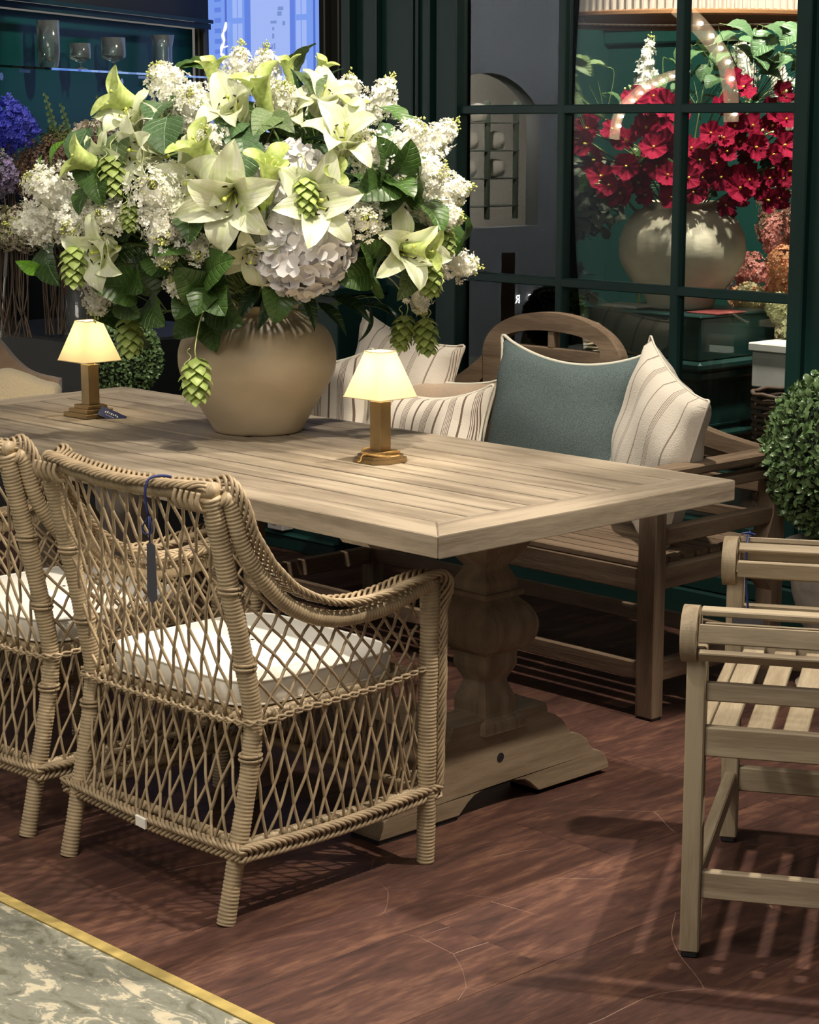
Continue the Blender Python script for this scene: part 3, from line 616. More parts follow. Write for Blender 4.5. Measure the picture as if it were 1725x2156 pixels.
FO = [(0, .227), (.157, .227), (.165, .20), (.19, .190), (.215, .172), (.23, .155), (.245, .135), (.275, .125), (.305, .106), (.315, .088), (.330, .074), (.352, .066), (.372, .052), (.384, .034), (.389, .022), (.389, .012), (.135, .012), (.105, .038), (.085, .050), (.045, .057), (0, .058)]
for sx, cx in enumerate((-3.25, -4.995)):
    pd = MB(); hs = catmull([(h_, z_, 0) for h_, z_ in prof[1:]], 3)[:, :2].tolist()
    P = []
    for h_, z_ in hs: P.append([(-h_, -h_, z_), (h_, -h_, z_), (h_, h_, z_), (-h_, h_, z_)])
    P = np.array(P)[::-1] + [cx-ox, 0, 0]; pd.grid(P, closed_v=True, flip=False)
    n_ = len(P); base = pd.n-n_*4; pd.f.append(tuple(base+i for i in (3, 2, 1, 0))); pd.m.append(0)
    pd.build('pedestal', PTEAK[2], tab, fix=True)
    ft = MB(); out = FO + [(-a_, b_) for a_, b_ in FO[::-1][1:-1]]
    ft.prism(out, 0, cx-ox-.052, cx-ox+.052); fo = ft.build('foot', PTEAK[1], tab, fix=True)
    bv = fo.modifiers.new('bevel', 'BEVEL'); bv.width = .003; bv.segments = 2; bv.limit_method = 'ANGLE'
    for s_ in (-1, 1): part('foot_pad', [((cx-ox-.047, s_*.384, 0), (cx-ox+.047, s_*.14, .0125))], RUBBER, tab, .001)
    q = MB(); q.tube([(cx-ox+.0525, 0, .124), (cx-ox+.0535, 0, .124)], .011, 12); q.build('bolt_hole', RUBBER, tab)
    cb_ = MB(); cb_.prism([(-.43, TZ-th_+.022), (.43, TZ-th_+.022), (.43, TZ-th_-.004), (.405, TZ-.08), (.36, TZ-.092), (-.36, TZ-.092), (-.405, TZ-.08), (-.43, TZ-th_-.004)], 0, cx-ox-.045, cx-ox+.045)
    cb_.build('cross_beam', TEAK[1], tab, fix=True)
part('stretcher', [((-.86, -.02, .13), (.86, .02, .19))], PTEAK[0], tab, .003)

# ================================================================== BENCH under the window
BX = -4.275; BYF, BYB = 4.158, 4.735
bench = thing('garden_bench', 'brown teak garden bench with arched back below the window', 'bench', (BX, BYF, 0))
def bb(name, a, b_, ax, c=.003):
    q = MB(); q.box((a[0]-BX, a[1]-BYF, a[2]), (b_[0]-BX, b_[1]-BYF, b_[2]), c); return q.build(name, BTEAK[ax], bench)
XL, XR = -5.135, -3.405
for x0 in (XR-.062, XL):
    bb('front_leg', (x0, BYF, .006), (x0+.062, BYF+.045, .655), 2)
    bb('foot_cap', (x0+.002, BYF+.002, 0), (x0+.060, BYF+.043, .0065), 2).data.materials[0] = RUBBER
    q = MB(); q.prism([(BYB-BYF-.05, 0), (BYB-BYF, 0), (BYB-BYF, .69), (BYB-BYF-.05, .69), (BYB-BYF-.05, .50), (BYB-BYF-.10, .38), (BYB-BYF-.095, .33), (BYB-BYF-.05, .28)], 0, x0-BX, x0-BX+.055)
    q.build('rear_leg', BTEAK[2], bench, fix=True)
    bb('arm_rail', (x0-.005, BYF-.04, .655), (x0+.067, BYB-.02, .683), 1, .006)
    bb('arm_rail', (x0+.004, BYF+.03, .605), (x0+.058, BYB-.03, .632), 1, .004)
    bb('side_rail', (x0+.008, BYF+.04, .475), (x0+.050, BYB-.05, .52), 1)
    bb('side_rail', (x0+.008, BYF+.04, .355), (x0+.050, BYB-.05, .415), 1)
    bb('side_stretcher', (x0+.012, BYF+.04, .10), (x0+.046, BYB-.04, .155), 1)
bb('seat_rail', (XL+.06, BYF+.008, .348), (XR-.06, BYF+.036, .412), 0)
bb('seat_rail', (XL+.05, BYB-.045, .348), (XR-.05, BYB-.015, .412), 0)
bb('stretcher', (XL+.06, BYF+.01, .105), (XR-.06, BYF+.034, .152), 0)
bb('stretcher', (XL+.05, BYB-.045, .105), (XR-.05, BYB-.02, .152), 0)
for k in range(9):
    y0 = BYF+.012+k*.058; bb('seat_slat', (XL+.05, y0, .413), (XR-.05, y0+.044, .431), 0, .003)
# arched back
yb0, yb1 = BYB-.052-BYF, BYB-.012-BYF
th = np.linspace(0, PI, 31)
outer = [(.288*math.cos(a), .862+.150*math.sin(a)**.9 if math.sin(a) > 0 else .862) for a in th]
inner = [(.205*math.cos(a), .902+.054*math.sin(a)**.8 if math.sin(a) > 0 else .902) for a in th]
q = MB(); q.strip(outer, inner, yb0, yb1)
q.strip([(.288, .862), (.205, .902)], [(.288, .79), (.205, .79)], yb0, yb1); q.strip([(-.205, .902), (-.288, .862)], [(-.205, .79), (-.288, .79)], yb0, yb1)
ar = q.build('arch', BTEAK[0], bench, fix=True)
for sx in (-1, 1):
    a_, b_ = sorted((sx*.205, sx*.288)); bb('back_post', (BX+a_, BYB-.052, .40), (BX+b_, BYB-.012, .792), 2)
q = MB(); q.box((-.206, yb0+.004, .866), (.206, yb1-.004, .904), .003); q.build('arch_rail', BTEAK[0], bench)
q = MB(); q.box((-.012, yb0+.004, .903), (.013, yb1-.004, .955), .002); q.build('arch_mullion', BTEAK[2], bench)
bb('back_rail', (BX-.206, BYB-.048, .775), (BX+.206, BYB-.016, .80), 0)
R_ = [(.286, .868), (.31, .864), (.335, .852), (.36, .826), (.39, .800), (.43, .772), (.50, .742), (.58, .722), (.66, .705), (.74, .693), (.82, .682), (.868, .679)]
Rl = [(.286, .80), (.31, .785), (.335, .765), (.36, .742), (.39, .722), (.43, .704), (.50, .686), (.58, .672), (.66, .660), (.74, .650), (.82, .640), (.868, .638)]
q = MB(); q.strip(R_, Rl, yb0, yb1); q.build('back_scroll', BTEAK[0], bench, fix=True)
L_ = [(-.86, .69), (-.80, .74), (-.72, .79), (-.66, .800), (-.60, .785), (-.55, .768), (-.50, .764), (-.45, .769), (-.40, .785), (-.35, .815), (-.31, .842), (-.286, .862)]
Ll = [(a_, z_-.075) for a_, z_ in L_]
q = MB(); q.strip(L_, Ll, yb0, yb1); q.build('back_scroll', BTEAK[0], bench, fix=True)
for z0, z1 in ((.715, .745), (.634, .666), (.556, .590), (.47, .50)):
    if z0 < .70: bb('back_slat', (BX+.28, BYB-.044, z0), (XR-.045, BYB-.022, z1), 0, .002)
    else: bb('back_slat', (BX+.28, BYB-.044, z0-.002), (BX+.44, BYB-.022, z1-.002), 0, .002)
    bb('back_slat', (XL+.04, BYB-.044, z0-.04), (BX-.28, BYB-.022, z1-.04), 0, .002)
for k in range(5):
    x0 = BX-.17+k*.075; bb('back_bar', (x0, BYB-.042, .41), (x0+.03, BYB-.024, .776), 2, .002)

# ================================================================== RIGHT SEAT (slatted, rolled arms)
LT = wood('light_teak_x', (.40, .325, .22), (.235, .18, .115), 0); LTY = wood('light_teak_y', (.42, .345, .235), (.25, .19, .12), 1); LTZ = wood('light_teak_z', (.37, .30, .20), (.225, .17, .105), 2)
st = thing('slatted_seat', 'light teak slatted seat with rolled slat arms at the right edge', 'bench', (-2.343, 2.968, 0), math.atan2(.52, .854))
WD, LN = .707, .66
def sb(name, a, b_, m=LT, c=.003):
    q = MB(); q.box(a, b_, c); return q.build(name, m, st)
for y0, sgn in ((0, -1), (WD, 1)):
    # square legs
    for x0 in (-.005, LN-.03):
        yy = (y0-.004, y0+.038) if sgn < 0 else (y0-.038, y0+.004)
        sb('leg', (x0, yy[0], .012), (x0+.037, yy[1], .62), LTZ); q = sb('foot_cap', (x0+.003, yy[0]+.003, 0), (x0+.034, yy[1]-.003, .0125), LTZ); q.data.materials[0] = RUBBER
        # rolled end cap
        yc = y0+.014 if sgn < 0 else y0-.014; R0 = .054; zc = .640
        pts = [(yc+sgn*(-R0)*math.cos(a)*-1*-1 if False else yc - sgn*R0*math.cos(a)*-1, zc+R0*math.sin(a)) for a in np.linspace(0, 2*PI, 56, endpoint=False)]
        q = MB(); q.prism(pts, 0, x0-.010, x0+.020); o = q.build('arm_scroll', LTZ, st, fix=True)
        bv = o.modifiers.new('bevel', 'BEVEL'); bv.width = .004; bv.segments = 2; bv.limit_method = 'ANGLE'; bv.angle_limit = .8
    # arm slats round the roll
    yc = y0+.014 if sgn < 0 else y0-.014
    for ang, wd in ((78, .022), (14, .036), (-42, .026), (130, .022), (188, .036)):
        a = math.radians(ang); cy, cz = yc+sgn*.048*math.cos(a), .640+.048*math.sin(a)
        T_ = (np.array([[1, 0, 0], [0, math.cos(a)*sgn, -math.sin(a)*sgn if sgn > 0 else math.sin(a)], [0, math.sin(a), math.cos(a)]]), np.array([0, cy, cz]))
        q = MB(); q.box((.02, -.006, -wd/2), (LN-.02, .006, wd/2), .002, T=T_); q.build('arm_slat', LT, st)
    yy = (y0+.006, y0+.028) if sgn < 0 else (y0-.028, y0-.006)
    sb('arm_rail', (.03, yy[0], .512), (LN-.02, yy[1], .547))
    sb('seat_rail', (.03, yy[0]-.002, .404), (LN-.02, yy[1], .462))
    sb('stretcher', (.03, yy[0], .120), (LN-.02, yy[1], .175))
for x0 in (.0, LN-.03):
    sb('cross_stretcher', (x0+.002, .03, .125), (x0+.028, WD-.03, .165), LTY)
    sb('cross_rail', (x0+.006, .03, .395), (x0+.028, WD-.03, .442), LTY)
for k in range(9):
    x0 = .038+k*.068; sb('seat_slat', (x0, .024, .443), (x0+.046, WD-.024, .457), LTY, .002)
RIB = mat('navy_ribbon', (.014, .024, .12), .6)
q = MB(); yf = WD+.05
q.tube(catmull([(.036, WD+.02, .700), (.036, WD-.02, .698), (.037, WD-.05, .668), (.038, WD-.052, .60), (.044, WD-.05, .542)], 4), .0028, 6); q.tube([(.022, WD-.018, .702), (.036, WD-.012, .704), (.052, WD-.02, .702)], .0022, 5)
tg = thing('price_tag', 'dark swing tag hanging on navy ribbon from the far rolled arm', 'tag', tuple(st.matrix_basis @ Vector((.1, WD-.09, .5))), st.rotation_euler.z)
T0 = Matrix.Translation((-.10, -(WD-.09), -.5))
rb = q.build('ribbon', RIB, tg); rb.matrix_local = T0
q = MB(); q.box((.010, WD-.049, .480), (.078, WD-.046, .538), .0005); o = q.build('card', GREYC, tg); o.matrix_local = T0
# label lying on the seat slats
tg = thing('paper_label', 'navy and white paper label lying on the seat slats', 'label', tuple(st.matrix_basis @ Vector((.262, .10, .4575))), st.rotation_euler.z+.25)
q = MB(); q.box((0, -.012, 0), (.042, .014, .0012), .0003); q.build('navy_half', NAVY, tg)
q = MB(); q.box((.042, -.012, 0), (.10, .016, .0012), .0003); q.build('white_half', WHITE, tg)
q = MB()
for k in range(3): q.box((.010+k*.008, -.004, .0012), (.0125+k*.008, .008-.002*k, .0016), 0)
q.build('print', WHITE, tg)

# ================================================================== WICKER CHAIRS
def helix_wrap(mb, path, r, pitch=.0078, amp=.0011, sides=14, spp=4, rfn=None):
    P, s = resample(path, pitch/spp); rr = r if rfn is None else rfn(s/s[-1])
    th = np.arange(sides)*2*PI/sides
    R = (rr if np.ndim(rr) else np.full(len(P), rr))[:, None] + amp*(np.abs(np.sin(PI*s/pitch))[:, None]*2 - 1.2 + 0*th[None]) + .0006*np.sin(s*37)[:, None]
    mb.tube(P[:, :3], R, sides)
def braid(mb, base, lat, A, B, n, pitch, r, step=.007, sides=6, jitter=.0):
    Q = np.hstack([base, lat]); Q, s = resample(Q, step); P = Q[:, :3]; La = nrm(Q[:, 3:6]); T = nrm(np.gradient(P, axis=0)); La = nrm(La - T*(La*T).sum(1, keepdims=True)); Nn = np.cross(T, La)
    for k in range(n):
        ph = 2*PI*(s/pitch + k/n)
        mb.tube(P + La*(A*np.cos(ph))[:, None] + Nn*(B*np.sin(2*ph)+jitter*math.sin(k*4.1))[:, None], r, sides)
def wicker_chair():
    t = thing('wicker_armchair', '', 'chair')
    HW = .275
    rp = [(-.250, .874), (-.282+.01, .775), (-.255, .657), (-.227, .527), (-.208, .416), (-.215, .328), (-.233, .233), (-.252, .148), (-.285, .0)]
    rp = [(-.306, .874), (-.282, .775), (-.255, .657), (-.227, .527), (-.208, .416), (-.215, .328), (-.233, .233), (-.252, .148), (-.285, .0)]
    arm = [(-.290, .872), (-.272, .855), (-.245, .765), (-.190, .685), (-.125, .630), (-.030, .594), (.080, .588), (.185, .606), (.252, .628)]
    fl = [(.262, .632), (.264, .545), (.259, .389), (.256, .166), (.252, .0)]
    for s in (-1, 1):
        q = MB(); P = catmull([(s*HW, y, z) for y, z in rp], 8); helix_wrap(q, P, .0205, rfn=lambda u: .0205-.002*u); q.build('rear_leg', WICK, t, smooth=True)
        q = MB(); P = catmull([(s*(HW+.012+.02*min(1, i/3)), y, z) for i, (y, z) in enumerate(arm)], 8); helix_wrap(q, P, .0170); q.build('arm', WICK, t, smooth=True)
        q = MB(); P = catmull([(s*(HW+.022), y, z) for y, z in fl], 8); helix_wrap(q, P, .0215, rfn=lambda u: .0215-.002*u); q.build('front_leg', WICK, t, smooth=True)
    q = MB(); top = catmull([(-HW-.01, -.300, .886), (-HW*.55, -.318, .876), (0, -.324, .872), (HW*.55, -.318, .876), (HW+.01, -.300, .886)], 10)
    helix_wrap(q, top, .0165); q.build('top_rail', WICK, t, smooth=True)
    # seat rim and stretchers
    q = MB(); rim = [(-.25, -.20, .405), (.25, -.20, .405), (.265, .0, .412), (.265, .24, .42), (-.265, .24, .42), (-.265, 0, .412), (-.25, -.20, .405)]
    helix_wrap(q, rim, .013, sides=8, spp=3); q.build('seat_rim', WICK, t, smooth=True)
    q = MB(); q.box((-.25, -.20, .398), (.25, .24, .412), .003)
    for k in range(40): q.tube([(-.25+.0128*k, -.205, .412), (-.25+.0128*k, .245, .416)], .0062, 6)
    q.build('seat_deck', WICK2, t)
    q = MB()
    for a_, b_ in (((-.26, -.24, .158), (.26, -.24, .158)), ((-.28, .25, .162), (.28, .25, .162)), ((-.28, -.24, .158), (-.285, .25, .162)), ((.28, -.24, .158), (.285, .25, .162))): helix_wrap(q, [a_, b_], .011, sides=8, spp=3)
    q.build('stretcher', WICK, t, smooth=True)
    # lower braid round the four sides
    cyc = [(-.30, -.262, .150), (0, -.272, .144), (.285, -.268, .150), (.312, -.245, .152), (.308, 0, .146), (.305, .24, .158), (.285, .285, .162), (0, .285, .158), (-.285, .285, .162), (-.305, .24, .158), (-.308, 0, .146), (-.312, -.245, .150), (-.30, -.262, .150)]
    base = catmull(cyc, 8); lat = np.tile([0, 0, 1.], (len(base), 1)) + nrm(base*[1, 1, 0])*.25
    q = MB(); braid(q, base, lat, .0155, .0075, 8, .12, .0041); q.build('base_braid', WICK2, t, smooth=True)
    # seat height twist
    cyc = [(-.285, -.232, .40), (0, -.246, .405), (.285, -.232, .41), (.305, -.1, .418), (.308, .1, .425), (.302, .262, .44)]
    for mir in (1, -1):
        seg = cyc if mir == 1 else [(-a_, b_, c_) for a_, b_, c_ in cyc[2:]]
        base = catmull(seg, 10); q = MB(); braid(q, base, np.tile([0, 0, 1.], (len(base), 1)), .0045, .0045, 2, .05, .0034); q.build('seat_twist', WICK2, t, smooth=True)
    # broad plaited band over the arms and the back
    half = [(.309, .272, .17, .7, .7, 0), (.313, .276, .36, .7, .7, 0), (.314, .278, .56, .7, .6, 0), (.312, .270, .640, 1, .2, .1), (.306, .20, .640, 1, 0, 0), (.304, .08, .622, 1, 0, 0), (.303, -.03, .630, 1, 0, 0), (.302, -.12, .668, 1, 0, 0), (.302, -.185, .722, 1, .1, 0), (.302, -.235, .79, 1, .15, 0), (.300, -.262, .850, 1, .3, .1), (.275, -.285, .893, .6, .9, .1), (.22, -.303, .895, .1, 1, 0), (.11, -.314, .889, 0, 1, 0), (0, -.318, .886, 0, 1, 0)]
    full = [( *p[:3], *p[3:]) for p in half] + [(-p[0], p[1], p[2], -p[3], p[4], -p[5] if False else p[5]) for p in half[::-1][1:]]
    A_ = np.array(full)
    # keep the sideways vector continuous along the run
    A_[len(half):, 3] = -np.abs(A_[len(half):, 3]); A_[len(half):, 4] = A_[len(half):, 4]
    B6 = catmull(A_, 8); q = MB(); wv = np.ones(len(B6))
    Q, s = resample(B6, .007); P = Q[:, :3]; T = nrm(np.gradient(P, axis=0)); La = Q[:, 3:6]; La = nrm(La - T*(La*T).sum(1, keepdims=True)); Nn = np.cross(T, La)
    side_w = np.clip(1-np.abs(P[:, 2]-.0)/.55, 0, 1)
    W = .030*np.clip((P[:, 2]-.50)/.13, .45, 1.0)
    nst = 11
    for k in range(nst):
        ph = 2*PI*(s/.19 + k/nst)
        q.tube(P + La*(W*np.cos(ph)*(1+.06*math.sin(k)))[:, None] + Nn*(.0055*np.sin(2*ph)+.002*np.cos(ph)**2)[:, None], .0037, 6)
    q.build('woven_band', WICK2, t, smooth=True)
    # corner bindings
    for s_ in (-1, 1):
        q = MB()
        for k in range(5):
            x_ = s_*(.205+.018*k); q.tube(catmull([(x_, -.335, .886), (x_, -.340, .868), (x_, -.330, .850), (x_, -.312, .848)], 4), .0045, 6)
        stuff(q.build('corner_binding', WICK2, t, smooth=True))
        for zz in (.33, .52, .68):
            yy = np.interp(zz, [p[1] for p in rp[::-1]], [p[0] for p in rp[::-1]])
            th2 = np.linspace(0, 2*PI, 13); 
            q = MB()
            for d_ in (0, .009): q.tube(np.stack([s_*HW+.0225*np.cos(th2), yy+.0225*np.sin(th2), np.full(13, zz+d_)], 1), .0035, 5, caps=False)
            q.build('binding', WICK2, t, smooth=True)
    # lattices
    rpz = np.array([p[1] for p in rp[::-1]]); rpy = np.array([p[0] for p in rp[::-1]])
    def back(u, z):   # u in [-1,1]
        y = np.interp(z, rpz, rpy); k = np.clip((z-.15)/.7, 0, 1)
        return np.stack([u*HW, y-.012*(1-u**2)-.004, z], -1)
    armz = catmull([(y, z) for y, z in arm[2:]], 6); ay = armz[:, 0]; az = armz[:, 1]
    def rear_y(z): return np.interp(z, rpz, rpy)
    def lattice(surf, U0, U1, z0, z1, n, shift, zlim=None, nm='lattice', nrmdir=(0, -1, 0), zmid=None):
        q = MB(); zz = np.linspace(z0, z1, 26); nd = np.array(nrmdir, float)
        for sg in (-1, 1):
            for i in range(-int(n*1.2), int(n*2.2)):
                u0 = U0 + (i+.5+ (.0))*(U1-U0)/n
                wob = .006*math.sin(i*2.3+sg)
                u = u0 + sg*shift*(zz-z0)/(z1-z0) + wob*np.sin((zz-z0)/(z1-z0)*PI)
                cross = (zz-z0)/(z1-z0)*2*shift/((U1-U0)/n)
                off = .0026*sg*np.cos(PI*cross + PI*(i % 2))
                ok = (u > U0) & (u < U1)
                if zlim is not None: ok &= zz < zlim(u)+.004
                # split into runs
                idx = np.where(ok)[0]
                if len(idx) < 3: continue
                runs = np.split(idx, np.where(np.diff(idx) > 1)[0]+1)
                for rn in runs:
                    if len(rn) < 3: continue
                    P = surf(u[rn], zz[rn]) + nd*off[rn][:, None]
                    # flattened cord
                    q.tube(P, .0033, 6)
        return stuff(q.build(nm, WICK2, t, smooth=True))
    lattice(back, -.97, .97, .41, .872, 12, .66, nm='back_lattice')
    lattice(back, -.97, .97, .152, .41, 13, .34, nm='lower_back_lattice')
    for s_ in (-1, 1):
        def side(u, z, s_=s_):
            y0 = rear_y(z)-.004; y1 = np.interp(z, [0, .166, .389, .632], [.252, .256, .259, .262])-.01
            return np.stack([s_*(HW+.004+.022*np.sin(np.clip(u, 0, 1)*PI)), y0+(y1-y0)*u, z], -1)
        def zl(u): 
            y = -.235+.49*u; return np.interp(y, ay, az)
        lattice(side, .01, .99, .425, .80, 10.5, .62, zlim=zl, nm='side_lattice', nrmdir=(s_, 0, 0))
        lattice(side, .01, .99, .155, .425, 12, .18, nm='lower_side_lattice', nrmdir=(s_, 0, 0))
    lattice(lambda u, z: np.stack([u*HW, np.full_like(u, .262), z], -1), -.95, .95, .16, .41, 12, .25, nm='lower_front_lattice', nrmdir=(0, 1, 0))
    # seat cushion
    cu = cushion_block('seat_cushion', .247, .225, .052, CREAM); cu.parent = t; cu.location = (0, .018, .447)
    return t
def cushion_block(name, hx, hy, hz2, m):
    q = MB(); n = 28; P = []
    # rounded rectangular pad: rings from bottom centre to top centre
    def ring(sx, sy, z, e=6):
        th = np.linspace(0, 2*PI, 56, endpoint=False); c_, s_ = np.cos(th), np.sin(th)
        return np.stack([sx*np.sign(c_)*np.abs(c_)**(2/e), sy*np.sign(s_)*np.abs(s_)**(2/e), np.full(56, z)], 1)
    h = hz2/2
    for f, z in ((.02, -h-.002), (.6, -h-.002), (.93, -h+.0), (.985, -h+.003), (1.0, -h+.008), (1.005, 0), (1.0, h-.006), (.985, h-.001), (.93, h+.003), (.6, h+.010), (.02, h+.013)): P.append(ring(hx*f, hy*f, z))
    q.grid(np.array(P), closed_v=True); o = q.build(name, m, smooth=True, fix=True)
    for zz in (-h+.003, h-.001):
        q = MB(); r_ = ring(hx*.998, hy*.998, zz); r_ = np.vstack([r_, r_[:1]]); q.tube(r_, .003, 6, caps=False); q.build('piping', CREAM, o, smooth=True)
    return o
def copy_tree(o, parent=None):
    c = o.copy(); COL.objects.link(c); c.parent = parent
    if parent: c.matrix_parent_inverse = o.matrix_parent_inverse
    for ch in [x for x in bpy.data.objects if x.parent == o]: copy_tree(ch, c)
    return c
chA = wicker_chair(); chA.location = (-3.355, 2.72, 0)
chB = copy_tree(chA); chB.location = (-4.075, 2.725, 0)
chA['label'] = 'wicker armchair with cream cushion in front, seen whole from behind, navy tag on its back'
chB['label'] = 'wicker armchair cut off by the left edge, with a cream cushion'
for o in (chA, chB): o['group'] = 'wicker armchairs along the near side of the table'
# swing tag on the chair back
tg = thing('swing_tag', 'long dark grey swing tag tied with navy ribbon to the wicker chair back', 'tag', (-3.355+.14, 2.72-.34, .66))
q = MB(); q.tube(catmull([(.005, .050, .228), (.004, .036, .238), (.002, .012, .242), (0, -.012, .237), (-.001, -.020, .21), (-.002, -.014, .165)], 5), .003, 6)
q.tube(catmull([(-.002, -.012, .165), (-.02, -.014, .14), (-.014, -.014, .128), (.012, -.015, .135), (.004, -.013, .165)], 5), .0018, 5); q.tube([(0, -.013, .165), (0, -.012, .112)], .0018, 5)
q.build('ribbon', RIB, tg, smooth=True)
q = MB(); q.prism([(-.002, .113), (.016, .108), (.020, .0), (.002, -.012), (-.012, .004), (-.010, .105)], 1, -.0125, -.011); q.build('card', GREYC, tg, fix=True)
q = MB(); q.box((-.016, -.003, -.012), (.016, .003, .012), .001)
o = q.build('fabric_label', CREAM); o.location = (-3.352, 2.43, .148); o.rotation_euler = (.1, .1, .05); tag(o, 'small pale label on the lower braid of the wicker chair', 'label')

# flower positions: x, y from the vase axis, height above the floor, direction, size, label
LILIES = [
    (0.295, -0.319, 1.415,  0.59, -0.77, -0.24,  0.185, 'largest open white lily facing forward at the centre of the bouquet'),
    (0.214, -0.342, 1.424,  0.25, -0.96, 0.11,  0.165, 'open white lily overlapped by the largest lily on its right'),
    (0.104, -0.418, 1.506,  -0.04, -0.99, 0.09,  0.15, 'open white lily left of centre with its stamens pointing left'),
    (0.004, -0.484, 1.266,  0.29, -0.95, -0.10,  0.15, 'lowest open white lily at the left beside the hanging hop cone'),
    (0.221, -0.241, 1.597,  0.23, -0.65, 0.72,  0.15, 'open white lily near the top with one tall upright petal'),
    (0.287, -0.016, 1.623,  0.48, -0.19, 0.86,  0.13, 'open white lily at the top in front of the blue screen edge'),
    (0.422, -0.063, 1.529,  0.56, -0.40, 0.73,  0.15, 'open white lily at the upper right cupped upwards'),
    (0.409, -0.157, 1.385,  0.91, -0.40, 0.10,  0.165, 'open white lily resting on top of the big hydrangea'),
    (0.484, 0.084, 1.264,  0.95, -0.29, 0.15,  0.145, 'open white lily at the lower right above a green hop cone'),
    (0.017, -0.408, 1.579,  0.29, -0.68, 0.68,  0.12, 'half open white lily at the upper left'),
    (0.282, -0.238, 1.278,  0.44, -0.56, -0.70,  0.13, 'white lily with drooping petals left of the big hydrangea'),
    (0.002, -0.466, 1.482,  0.09, -0.99, 0.09,  0.11, 'small white lily at the far left behind a hop vine'),
    (0.259, -0.082, 1.600,  0.43, -0.68, 0.59,  0.1, 'small folded white lily beside the serrated green leaves'),
]
TRUMPETS = [
    (0.010, -0.372, 1.614,  -0.28, -0.84, 0.47,  0.15, 'yellow green lily trumpet pointing to the upper left'),
    (0.011, -0.497, 1.474,  -0.40, -0.85, 0.35,  0.13, 'yellow green lily trumpet pointing left below the teal shelf'),
    (0.265, -0.177, 1.619,  0.04, -0.38, 0.92,  0.14, 'pale green lily trumpet standing upright near the top'),
    (0.260, -0.342, 1.472,  -0.05, -0.62, 0.78,  0.15, 'pale green lily trumpet leaning over the central lilies'),
    (0.366, -0.258, 1.430,  0.42, -0.26, 0.87,  0.13, 'curved green lily trumpet above the big hydrangea'),
    (0.331, -0.269, 1.374,  0.72, -0.69, -0.10,  0.07, 'small green lily trumpet facing straight forward'),
    (0.399, -0.022, 1.580,  0.35, -0.06, 0.93,  0.09, 'yellow lily trumpet cupped in the upper right lily'),
    (0.431, -0.122, 1.449,  0.93, -0.19, 0.30,  0.08, 'yellow lily trumpet right of the hanging hop cone'),
    (0.517, 0.075, 1.275,  0.95, 0.29, -0.10,  0.11, 'yellow lily trumpet pointing right at the lower right'),
    (0.160, -0.009, 1.696,  0.01, -0.29, 0.96,  0.08, 'small yellow lily trumpet at the very top left of the tall leaf'),
    (0.152, 0.090, 1.698,  0.42, 0.15, 0.90,  0.08, 'small yellow lily trumpet at the very top right of the tall leaf'),
    (0.077, -0.195, 1.677,  0.07, -0.21, 0.98,  0.1, 'yellow lily trumpet behind the top left lily'),
]
